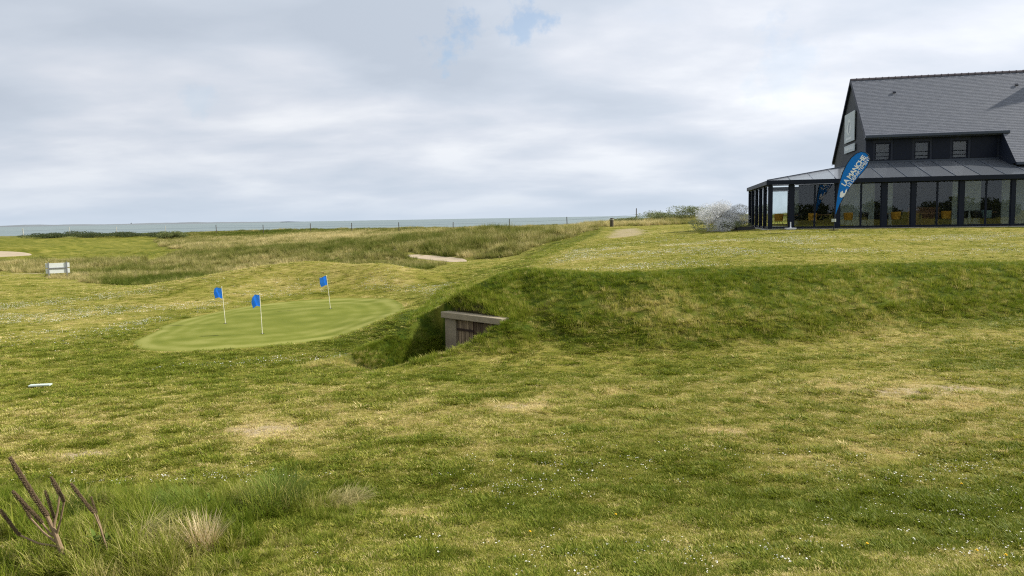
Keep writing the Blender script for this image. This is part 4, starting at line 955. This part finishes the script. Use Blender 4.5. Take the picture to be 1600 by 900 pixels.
CULL_HOUSE = [tuple(hw(*p).to_2d()) for p in ((-.6, -.65), (22, -.65), (22, 14), (-.6, 14))]
LONGP = smooth_poly([(-7.4, 9.0), (-5.6, 8.7), (-4.4, 8.55), (-3.3, 8.6), (-2.4, 8.7), (-1.75, 8.3), (-1.6, 7.7), (-1.75, 7.0), (-2.0, 6.4), (-1.9, 5.6), (-4, 5.0), (-7.4, 5.4)])
def tr_uv(x, y): return (x-DOOR_C[0])*DOOR_N[0]+(y-DOOR_C[1])*DOOR_N[1], (x-DOOR_C[0])*DOOR_A[0]+(y-DOOR_C[1])*DOOR_A[1]
def lawn_points(n, r0, r1):
    x, y = wedge(n, r0, r1, 37.0, 5.0)
    s_ = sdist(PLAT_POLY, x, y); u, v = tr_uv(x, y)
    bank = (s_ > .1)*(s_ < .62*slope_w(x, y))*(y < 26)
    ok = (sdist(GREEN, x, y) > -.12*RNG.random(len(x))) & ~((v > -1.3) & (v < .95) & (u > -.35) & (u < 3.6)) & ~inpoly(CULL_HOUSE, x, y) & (base_masks(x, y) < .5)
    ok &= ~(bank & (RNG.random(len(x)) < .85))
    b_ = np.zeros(len(x))
    for gx, gy, sx, sy in ((-3.6, 10.95, .62, .36), (.05, 12.1, .45, .22), (-5.7, 9.9, .4, .2), (6.9, 12.4, 1.2, .35)): b_ = np.maximum(b_, np.exp(-((x-gx)/sx)**2-((y-gy)/sy)**2))
    b_ = np.maximum(b_, 1.1*(sdist(PATH_BARE, x, y) < 0))
    b_ = b_*np.clip(.1+1.9*fbm(x/.30, y/.17, 3)**1.2, 0, 1)
    ok &= RNG.random(len(x)) > b_*.95
    return x[ok], y[ok]
XS, YS, SS = [], [], []
for n, r0, r1, sc_ in ((62000, 4.6, 9, 1.0), (74000, 9, 14.5, 1.15), (58000, 14.5, 24, 1.4), (36000, 24, 46, 2.0), (16000, 46, 88, 3.2)):
    x, y = lawn_points(n, r0, r1); XS.append(x); YS.append(y); SS.append(sc_*RNG.uniform(.75, 1.3, len(x)))
x, y, sc_ = map(np.concatenate, (XS, YS, SS))
dr = dryness(x, y); lush = np.clip((.5-dr)*2.2, 0, 1)
clump = fbm(x/.24+40, y/.15, 2)                                   # raised greener tussocks in the mown sward
tus = sstep(.56, .70, clump)*(1-.6*sstep(19, 23, y))
scatter('lawn_grass', x, y, P_LAWN, sc_*(.80+.25*lush+.75*tus), np.clip(dr-.30*tus+RNG.normal(0, .20, len(x)), 0, 1), 'short mown lawn grass, patchy green and straw', 'grass', zscale=RNG.uniform(.75, 1.25, len(x))/np.clip(sc_, 1, 3))
# bank of the mound and the sides of the sunken approach
x, y = wedge(52000, 14.0, 27.5, 40, 2.0); s_ = sdist(PLAT_POLY, x, y); u, v = tr_uv(x, y)
wf = slope_w(x, y); inb = (s_ > -.35) & (s_ < wf) & (y < 26.5) & (RNG.random(len(x)) < sstep(1.02, .62, s_/wf)) & (x > -2.6); tre = (v < 2.1) & ((v < 1.3) | (u < 1.3)) & (v > -1.25) & (u > -.2) & (u < 2.9)
hole_ = (np.abs(v) < .95) & (u > -.28) & (u < 3.0)
ok = ~((v > -.95) & (v < 1.0) & (u > -.28) & (u < 2.6)) & (inb | (tre & (sdist(GREEN, x, y) > 0))) & ~hole_ & ~((np.abs(v) < 1.12) & (u > -.30) & (u < .45)); x, y, s_ = x[ok], y[ok], s_[ok]
dr = dryness(x, y)
scatter('bank_grass', x, y, P_SLOPE, RNG.uniform(.42, 1.05, len(x))*(.70+.5*fbm(x/.8, y/.8, 3))*(.40+.60*sstep(-.1, .9, s_)), np.clip(dr*1.1-.05+RNG.normal(0, .22, len(x))-.25*tre[ok], 0, 1), 'longer dark green grass on the steep bank of the mound', 'grass', .2)  # tufts in the sunken approach are darkened for its shade
# far wall of the sunken approach, its shade put into darker tufts
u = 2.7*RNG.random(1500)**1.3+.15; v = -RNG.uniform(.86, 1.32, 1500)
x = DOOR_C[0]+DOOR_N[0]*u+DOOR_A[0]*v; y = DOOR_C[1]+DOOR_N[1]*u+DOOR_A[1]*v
scatter('bank_grass', x, y, P_SLOPE, RNG.uniform(.45, .85, len(x))*(1-.15*u), np.clip(RNG.normal(.12, .15, len(x)), 0, 1), 'grass on the wall of the sunken approach, darkened for its shade', 'grass', .35)
u = RNG.uniform(2.0, 4.4, 260); v = RNG.uniform(-1.0, -.5, 260)+.12*(u-3)
x = DOOR_C[0]+DOOR_N[0]*u+DOOR_A[0]*v; y = DOOR_C[1]+DOOR_N[1]*u+DOOR_A[1]*v
scatter('withered_grass', x, y, P_SLOPE, RNG.uniform(.4, .8, len(x)), np.clip(RNG.normal(.85, .2, len(x)), 0, 1), 'withered straw grass at the end of the sunken approach', 'grass', .35)
# overhanging sods along the lintel
t = RNG.uniform(-.5, .5, 420); q = RNG.uniform(.02, .75, 420)
x = DOOR_C[0]+DOOR_A[0]*t*DOOR_W*1.1-DOOR_N[0]*q; y = DOOR_C[1]+DOOR_A[1]*t*DOOR_W*1.1-DOOR_N[1]*q
zz = np.maximum(height(x, y), .70); scatter('sod_grass', x, y, P_SLOPE, RNG.uniform(.7, 1.2, len(x)), np.clip(RNG.normal(.25, .15, len(x)), 0, 1), 'grass hanging over the concrete lintel', 'grass', .25, z=zz)
# unmown patch in the left foreground
x = RNG.uniform(-8, -1.3, 9000); y = RNG.uniform(4.6, 9.1, 9000); e = -sdist(LONGP, x, y)
ok = (e > -.1) & (RNG.random(9000) < .30*sstep(.30, .55, fbm(x/.45+3, y/.45, 2))); x, y, e = x[ok], y[ok], e[ok]
hg = .24+.50*sstep(.0, .9, e)*(.45+.9*fbm(x/.7+9, y/.7, 3)); dr = np.clip(.75*fbm(x/.8+2, y/.8, 3)-.06+RNG.normal(0, .12, len(x)), 0, 1)
scatter('long_grass', x, y, P_LONG, hg, dr, 'long unmown green grass in the left foreground', 'grass', .16)
# marram and rough grass towards the dunes
x, y = wedge(95000, 37, 128, 40, 3); rg = base_masks(x, y)
keep = (rg > .45) & (sdist(BUNKER_A, x, y) > .3) & (sdist(BUNKER_B, x, y) > .15-.9*RNG.random(len(x))**2*(y > 56)) & ~inpoly(CULL_HOUSE, x, y) & (y < np.interp(x, COAST_X, COAST_Y)+8)
keep &= pdist([(-34, 53), (-27, 52), (-20, 55), (-12, 60), (-9.5, 62)], x, y, False) > .5
x, y = x[keep], y[keep]; dn = .55*fbm(x/5.5+31, y/9, 4)+.45*fbm(x/1.6+11, y/2.6, 3); hum = np.exp(-((x+1)/8)**2-((y-66)/9)**2)
low = sstep(62, 50, y)
sz = (.28+.95*fbm(x/2.2+8, y/2.2, 3))*(1+.75*hum)*(1-.28*low)*(1-.40*sstep(80, 105, y))*.82
far_dry = -.25+1.5*dn+.30*(np.exp(-((x+22)/20)**2-((y-92)/14)**2)) - .42*np.exp(-((x+45)/22)**2-((y-112)/9)**2) - .22*np.exp(-((x+20)/12)**2-((y-66)/5)**2) - .42*sstep(52, 43, y)*(x > -22)
scatter('dune_grass', x, y, P_MARRAM, sz, np.clip(far_dry+RNG.normal(0, .10, len(x)), 0, 1), 'straw coloured marram and rough grass over the far dunes', 'grass', .18)

# daisies: too many and too small to count
M_PETAL = mat('daisy_petal', (.80, .80, .76), .6); M_DISC = mat('daisy_disc', (.62, .45, .05), .7)
def daisies(seed, n, rad, sz):
    rn = random.Random(seed); mb = MB(); fm = []
    for _ in range(n):
        a = rn.uniform(0, 6.28); r = rad*math.sqrt(rn.random()); x_, y_, z_ = r*math.cos(a), r*math.sin(a), rn.uniform(.035, .06); s_ = sz*rn.uniform(.75, 1.2); tx_, ty_ = rn.gauss(0, .25), rn.gauss(0, .25)
        k0 = len(mb.v); m_ = 10
        for j in range(m_):
            q = 2*math.pi*j/m_; rr_ = s_*(1 if j % 2 else .72); mb.v.append((x_+rr_*math.cos(q), y_+rr_*math.sin(q), z_+rr_*(tx_*math.cos(q)+ty_*math.sin(q))))
        mb.v.append((x_, y_, z_-.003))
        for j in range(m_): mb.f.append((k0+j, k0+(j+1) % m_, k0+m_)); fm.append(0)
        k1 = len(mb.v)
        for j in range(5): q = 2*math.pi*j/5; mb.v.append((x_+s_*.32*math.cos(q), y_+s_*.32*math.sin(q), z_+.002))
        mb.f.append(tuple(k1+j for j in range(5))); fm.append(1)
    me = mb.mesh('daisy_cluster', M_PETAL); me.materials.append(M_DISC); me.polygons.foreach_set('material_index', fm); return me
P_DAISY = proto_set('daisy_clusters', [daisies(s, 4, .11, .0115) for s in range(5)])
def daisy_density(x, y):
    pl = sstep(.1, .8, -sdist(PLAT_POLY, x, y))
    n_ = fbm(x/2.4+70, y/1.9, 4); d = 0
    d = d + pl*sstep(.44, .60, n_)*1.0*np.clip(.35+.9*np.exp(-((y-27.5-.1*x)/2.6)**2)+.9*np.exp(-((x-2.2)/2.2)**2-((y-23)/2.2)**2)+.8*np.exp(-((y-33-.05*x)/2.4)**2), 0, 1.3)
    ing = sdist(GREEN, x, y)
    d = d + (1-pl)*sstep(.46, .60, n_)*(sstep(.6, 1.2, ing)*sstep(21, 23, y)*(x < -2)*sstep(33, 30, y)*.8)
    d = d + .9*np.exp(-((x+5.0)/1.8)**2-((y-16.6-.25*(x+5))/.35)**2) + .5*sstep(.45, .6, n_)*np.exp(-((x+13)/4)**2-((y-23)/3)**2)
    for gx, gy, sx, sy, a in ((4.3, 7.5, 1.0, .32, .55), (5.0, 8.6, 1.2, .5, .45), (.0, 8.35, .55, .28, .55), (.6, 8.9, 1.2, .4, .25), (-3.4, 8.9, .9, .18, .8), (-5.3, 8.9, .6, .2, .6), (2.5, 6.5, 1.6, .4, .25), (4.2, 6.4, .7, .4, .35), (1.0, 6.4, .8, .35, .3), (-.4, 6.7, .6, .4, .18), (1.8, 9.4, 2, .6, .12)):
        d = d + a*np.exp(-((x-gx)/sx)**2-((y-gy)/sy)**2)
    return d
x, y = wedge(42000, 5.6, 17, 37, 1.5); k_ = RNG.random(len(x)) < daisy_density(x, y)*.45*(sdist(LONGP, x, y) > 0); X1, Y1 = x[k_], y[k_]; S1_ = RNG.uniform(.45, .75, len(X1))
x, y = wedge(90000, 17, 43, 38, 1.5); k_ = (RNG.random(len(x)) < daisy_density(x, y)*1.0) & (sdist(GREEN, x, y) > .3) & ~inpoly(CULL_HOUSE, x, y); X2, Y2 = x[k_], y[k_]; S2_ = RNG.uniform(.5, .85, len(X2))
x, y = np.r_[X1, X2], np.r_[Y1, Y2]
scatter('daisies', x, y, P_DAISY, np.r_[S1_, S2_], np.zeros(len(x)), 'white daisies sprinkled over the lawns in drifts', 'daisies', .06, -.005, 1.0)

# single dandelions
M_DAND = mat('dandelion_yellow', (.75, .50, .01), .7); M_STEMG = mat('green_stem', (.10, .16, .04), .6)
hd = MB()
for k_ in range(3):
    for j in range(16):
        a = 2*math.pi*(j+k_*.4)/16; r1 = .019-.005*k_; z1 = .055+.007*k_; w_ = .0032; c, s_ = math.cos(a), math.sin(a)
        hd.add([(-s_*w_, c*w_, z1), (s_*w_, -c*w_, z1), (c*r1+s_*w_, s_*r1-c*w_, z1+.004), (c*r1-s_*w_, s_*r1+c*w_, z1+.004)], [(0, 1, 2, 3)])
hd.lathe([(.002, .05), (.008, .055), (.007, .07), (.001, .073)], 8)
hd_me = hd.mesh('flower_head', M_DAND); st_me = MB().tube([(0, 0, -.01), (.002, 0, .052)], .0022, 5).mesh('stem', M_STEMG)
dl = [(3.93, 6.32, 'larger of two yellow dandelions close together at the lower right edge'), (4.10, 6.20, 'yellow dandelion nearest the lower right corner'), (.13, 7.0, 'yellow dandelion in the near lawn right of the middle'), (1.0, 7.45, 'yellow dandelion among daisies in the near lawn'),
      (3.1, 6.55, 'yellow dandelion left of the pair at the lower right'), (4.9, 8.2, 'yellow dandelion at the right edge above the daisy drift')]
for x_, y_, lb in dl:
    r_ = empty('dandelion', (x_, y_, gz(x_, y_)), random.uniform(0, 6)); tag(r_, lb, 'dandelion', 'dandelions in the near lawn'); r_.scale = (.72,)*3
    for nm, me in (('flower_head', hd_me), ('stem', st_me)): o = bpy.data.objects.new(nm, me); COL.objects.link(o); o.parent = r_

# dead mullein candelabra
M_SEED = mat('brown_seed_capsule', (.125, .084, .044), .9, 0, 60, .25); M_DSTEM = mat('dry_stem', (.24, .165, .095), .85, 0, 30, .2); M_MLEAF = mat('green_leaf', (.09, .13, .02), .75, 0, 8, .15, spec=.1)
mu = empty('dead_mullein', (-3.86, 6.3, gz(-3.86, 6.3))); tag(mu, 'dead brown mullein stalk with branching seed spikes at the lower left corner', 'plant')
KM = 6.55/1200.0; m0 = Vector((0, 0, .03))
mp_ = lambda px, py, dy=0.0: Vector(((px-96)*KM, dy, (908-py)*KM*.965))+m0
def spike(a, c, r_, seed):
    r_ *= .78
    rn = random.Random(seed); a, c = Vector(a), Vector(c); L = (c-a).length; mb = MB(); n_ = int(L/.0085); mid = (a+c)/2+Vector((rn.uniform(-.012, .012), 0, 0))
    P = lambda t: a*(1-t)**2+mid*2*t*(1-t)+c*t*t
    mb.tube([P(t) for t in np.linspace(0, 1, 7)], [r_*.5]*5+[r_*.4, r_*.2], 6)
    for i in range(n_):
        t = i/n_; d = (P(min(t+.01, 1))-P(t)).normalized(); ax = d.orthogonal().normalized(); bx = d.cross(ax)
        for j in range(6):
            q = 2*math.pi*(j/6)+i*.55+rn.uniform(-.2, .2); rr_ = r_*(.75 if t < .85 else .75*(1-(t-.85)*3.5)); s_ = r_*.42*rn.uniform(.75, 1.3)
            o_ = P(t)+(ax*math.cos(q)+bx*math.sin(q))*rr_; e = (ax*math.cos(q)+bx*math.sin(q)); k0 = len(mb.v)
            mb.v += [tuple(o_+e*s_*1.3+d*s_*.6), tuple(o_+d*s_*1.1), tuple(o_-d*s_*.8), tuple(o_+e.cross(d)*s_), tuple(o_-e.cross(d)*s_)]
            mb.f += [(k0, k0+1, k0+3), (k0, k0+4, k0+1), (k0, k0+3, k0+2), (k0, k0+2, k0+4)]
    return mb.build('seed_spike', M_SEED, mu)
MB().tube([mp_(98, 925), mp_(97, 900), mp_(91, 876), mp_(86, 857), mp_(80, 842), mp_(75, 829)], [.030, .027, .022, .019, .017, .015], 9).build('stem', M_DSTEM, mu)
spike(mp_(77, 833), mp_(26, 735), .024, 1)
for i, (s0, e0, b0, r_, dy) in enumerate([((84, 838), (71, 793), (86, 857), .016, .03), ((72, 842), (31, 787), (88, 868), .020, -.03), ((45, 840), (28, 808), (86, 876), .017, .05), ((38, 860), (14, 815), (90, 884), .018, -.05),
        ((93, 802), (80, 777), (86, 850), .015, .05), ((107, 808), (90, 766), (90, 862), .018, -.02)]):
    MB().tube([mp_(*b0), mp_((b0[0]*.5+s0[0]*.5), (b0[1]*.5+s0[1]*.5)+4, dy*.6), mp_(*s0, dy)], [.010, .008, .008], 6).build('branch', M_DSTEM, mu)
    spike(mp_(*s0, dy), mp_(*e0, dy*1.5), r_, 10+i)
ms = empty('dead_mullein', (-3.43, 6.28, gz(-3.43, 6.28))); tag(ms, 'single bent brown seed stalk just right of the branching dead mullein', 'plant')
mu2, mu = mu, ms; off = Vector((-3.43+3.86, 0, 0))
q_ = lambda px, py, dy=0.0: mp_(px, py, dy)-off
MB().tube([q_(170, 925), q_(168, 890), q_(160, 855), q_(151, 828)], [.010, .009, .008, .008], 6).build('stem', M_DSTEM, ms)
MB().tube([q_(166, 885), q_(158, 856, .03), q_(152, 836, .04)], [.006, .006, .006], 6).build('branch', M_DSTEM, ms)
spike(q_(152, 830), q_(119, 780), .018, 31); spike(q_(152, 834, .04), q_(144, 806, .05), .012, 32); mu = mu2
# leaves at the foot
def leaf(L, w):
    mb = MB(); n_ = 7
    for i in range(n_):
        t = i/(n_-1); ww = w*math.sin(math.pi*min(1, t*.92+.06))**.8; zz = .55*L*t-.5*L*t*t
        mb.v += [(-ww, L*t, zz+.25*ww), (0, L*t, zz), (ww, L*t, zz+.25*ww)]
    for i in range(n_-1): mb.f += [(3*i, 3*i+1, 3*i+4, 3*i+3), (3*i+1, 3*i+2, 3*i+5, 3*i+4)]
    return mb.mesh('leaf', M_MLEAF, True)
lme = leaf(.11, .017)
for (lx, ly, lb, nl) in ((-3.55, 6.35, 'leafy green weed at the foot of the dead mullein', 44), (-3.05, 7.3, 'leafy green weed among the long grass behind the straw tuft', 30)):
    r_ = empty('leafy_weed', (lx, ly, gz(lx, ly)), 0); tag(r_, lb, 'weed')
    for i in range(nl):
        o = bpy.data.objects.new('leaf', lme); COL.objects.link(o); o.parent = r_; o.rotation_euler = (random.uniform(.0, .9), random.uniform(-.3, .3), random.uniform(0, 6.28)); o.location = (random.uniform(-.05, .05), random.uniform(-.05, .05), random.uniform(.02, .22)); o.scale = (random.uniform(.6, 1.1),)*3

# distinct tussocks in the unmown patch
def m_bl(name, c0, c1):
    m = bpy.data.materials.new(name); m.use_nodes = True; b = NB(m.node_tree); g = b.n('ShaderNodeNewGeometry').outputs['Random Per Island']
    c = b.mix(g, c0, c1); pr = b.n('ShaderNodeBsdfPrincipled', {'Base Color': c, 'Roughness': .7, 'Specular IOR Level': .06}); tl = b.n('ShaderNodeBsdfTranslucent', {'Color': c})
    b.n('ShaderNodeOutputMaterial', {0: b.n('ShaderNodeMixShader', {0: .3, 1: pr.outputs[0], 2: tl.outputs[0]}).outputs[0]}); return m
M_TG = m_bl('tussock_green', (.085, .135, .016), (.21, .26, .055)); M_TS = m_bl('tussock_straw', (.60, .46, .25), (.84, .70, .44)); M_TP = m_bl('tussock_pale', (.36, .32, .12), (.62, .53, .25))
def tussock(x_, y_, m, n, rad, L, w, tilt, bend, seed, label, comb=None, seg=6):
    r_ = empty('grass_tussock', (x_, y_, gz(x_, y_))); tag(r_, label, 'grass tussock')
    for k_ in range(2):
        o = bpy.data.objects.new('blades', tuft('blades', m, n//2, rad, L, w, tilt, bend, seg, seed+k_, comb)); COL.objects.link(o); o.parent = r_
tussock(-2.45, 7.75, M_TG, 520, .20, (.25, .55), .0065, (.05, .6), (.5, 1.5), 101, 'dark green bushy tussock at the right of the unmown patch')
tussock(-2.62, 8.35, M_TG, 260, .11, (.22, .42), .006, (.0, .5), (.5, 1.5), 103, 'small dark green tussock standing highest behind the unmown patch')
tussock(-3.35, 7.55, M_TG, 420, .20, (.25, .5), .006, (.2, .8), (.5, 1.4), 105, 'combed green tussock in the middle of the unmown patch', R(195))
tussock(-2.74, 6.50, M_TS, 240, .09, (.22, .42), .0065, (.05, .6), (.1, .7), 107, 'bleached straw tuft in the unmown patch')
tussock(-3.30, 6.45, M_TP, 170, .12, (.35, .62), .0050, (.2, .7), (.9, 1.7), 109, 'tuft of pale arching stems right of the dead mullein', R(20), 8)
tussock(-1.85, 8.0, M_TP, 380, .22, (.14, .30), .0055, (.3, 1.0), (.4, 1.3), 111, 'low pale tussock overhanging at the right edge of the unmown patch', R(15))
tussock(-4.6, 7.6, M_TG, 320, .2, (.2, .42), .006, (.1, .6), (.5, 1.4), 113, 'green tussock behind the dead mullein at the far left')

# ---- shrubs
def mat_leaf(name, c0, c1):
    m = bpy.data.materials.new(name); m.use_nodes = True; b = NB(m.node_tree); g = b.n('ShaderNodeNewGeometry').outputs['Random Per Island']
    c = b.mix(g, c0, c1); pr = b.n('ShaderNodeBsdfPrincipled', {'Base Color': c, 'Roughness': .55, 'Specular IOR Level': .3}); tl = b.n('ShaderNodeBsdfTranslucent', {'Color': c})
    b.n('ShaderNodeOutputMaterial', {0: b.n('ShaderNodeMixShader', {0: .3, 1: pr.outputs[0], 2: tl.outputs[0]}).outputs[0]}); return m
ML_SILVER = mat_leaf('silver_leaf', (.50, .51, .50), (.74, .74, .73)); ML_OLIVE = mat_leaf('olive_leaf', (.10, .13, .045), (.20, .22, .09)); ML_DARK = mat_leaf('dark_leaf', (.035, .052, .014), (.08, .105, .028)); ML_MID = mat_leaf('mid_leaf', (.10, .135, .03), (.19, .21, .065)); M_BARK = mat('shrub_bark', (.09, .07, .05), .9, 0, 10, .2)
def foliage(n, rx, ry, rz, ls, seed, fill=.35, lumps=9, up=.0):
    rn = random.Random(seed); mb = MB(); L = [(rn.gauss(0, .45), rn.gauss(0, .45), rn.uniform(.25, .95), rn.uniform(.28, .5)) for _ in range(lumps)]
    for _ in range(n):
        l = rn.choice(L); d = Vector((rn.gauss(0, 1), rn.gauss(0, 1), rn.gauss(0, 1))).normalized(); q = l[3]*(rn.uniform(fill, 1)**.5)
        p = Vector(((l[0]+d.x*q)*rx, (l[1]+d.y*q)*ry, max(.02, (l[2]+d.z*q*.8)*rz*.72)))
        a = Vector((rn.gauss(0, 1), rn.gauss(0, 1), rn.gauss(up, .8))).normalized(); b_ = a.orthogonal().normalized(); s_ = ls*rn.uniform(.6, 1.4)
        k0 = len(mb.v); mb.v += [tuple(p), tuple(p+a*s_*.5+b_*s_*.22), tuple(p+a*s_), tuple(p+a*s_*.5-b_*s_*.22)]; mb.f.append((k0, k0+1, k0+2, k0+3))
    return mb
def shrub(name, x_, y_, m, n, rx, ry, rz, ls, seed, label, stems=5, **kw):
    r_ = empty(name, (x_, y_, gz(x_, y_))); tag(r_, label, 'shrub'); foliage(n, rx, ry, rz, ls, seed, **kw).build('foliage', m, r_)
    rn = random.Random(seed); mb = MB()
    for i in range(stems):
        a = rn.uniform(0, 6.28); e = Vector((math.cos(a)*rx*.5, math.sin(a)*ry*.5, rz*.6)); mb.tube([(e.x*.1, e.y*.1, -.1), e*.5+Vector((0, 0, rz*.1)), e], [.03, .022, .008], 5)
    mb.build('stems', M_BARK, r_); return r_
sh = shrub('silver_shrub', 12.35, 45.3, ML_SILVER, 24000, 1.7, 1.1, 1.95, .058, 5, 'rounded silvery white shrub beside the left end of the veranda', lumps=15)
o = foliage(4500, 1.7, 1.2, .8, .075, 6, lumps=10).build('lower_foliage', ML_OLIVE, sh); o['label'] = 'olive green lower leaves'
for i, (x_, y_, rx, rz, m, lb) in enumerate([(16.0, 80.5, 2.6, 1.5, ML_MID, 'broad green scrub clump on the skyline left of the silvery shrub'), (19.5, 79.5, 2.4, 1.75, ML_MID, 'tallest green scrub clump on the skyline, half behind the silvery shrub'),
        (12.2, 81.5, 1.3, .85, ML_MID, 'small green scrub clump on the skyline beside the taller fence post'),
        (-66.0, 110, 3.2, .9, ML_DARK, 'dark scrub bush on the far left ridge, leftmost'), (-60.5, 110, 3.6, 1.15, ML_DARK, 'dark scrub bush on the far left ridge, second from left'), (-55.0, 109, 3.2, .9, ML_DARK, 'dark scrub bush on the far left ridge, third from left'),
        (-49.0, 109, 3.0, .7, ML_DARK, 'low dark scrub bush on the far left ridge, fourth from left'), (-45.5, 103, 2.0, 1.1, ML_MID, 'green scrub bush on the slope below the far left ridge')]):
    shrub('scrub_bush', x_, y_, m, 7000, rx, rx*.7, rz, .12, 50+i, lb, stems=3, lumps=18)

# wood behind the viewer, mirrored in the veranda glass: one far mass
rn = random.Random(77); mb = MB()
for i in range(60):
    tx_ = -70+i*4.2+rn.uniform(-2, 2); ty_ = -78+rn.uniform(-10, 10); th_ = rn.uniform(2.4, 4.3)*(1.0 if rn.random() < .85 else 1.3); tz_ = 1.2
    mb.tube([(tx_, ty_, tz_-.5), (tx_, ty_, tz_+th_*.6)], [.2, .08], 5)
    for _ in range(650):
        d = Vector((rn.gauss(0, 1), rn.gauss(0, 1), rn.gauss(0, 1))).normalized()*rn.random()**.4; p = Vector((tx_+d.x*2.6, ty_+d.y*2.2, tz_+th_*.52+d.z*th_*.48))
        a = Vector((rn.gauss(0, 1), rn.gauss(0, 1), rn.gauss(0, 1))).normalized(); b_ = a.orthogonal().normalized(); s_ = .7*rn.uniform(.6, 1.3); k0 = len(mb.v)
        mb.v += [tuple(p), tuple(p+a*s_*.5+b_*s_*.3), tuple(p+a*s_), tuple(p+a*s_*.5-b_*s_*.3)]; mb.f.append((k0, k0+1, k0+2, k0+3))
tag(mb.build('tree_line', ML_DARK), 'dark far wood mirrored in the veranda glass', 'wood', kind='stuff')
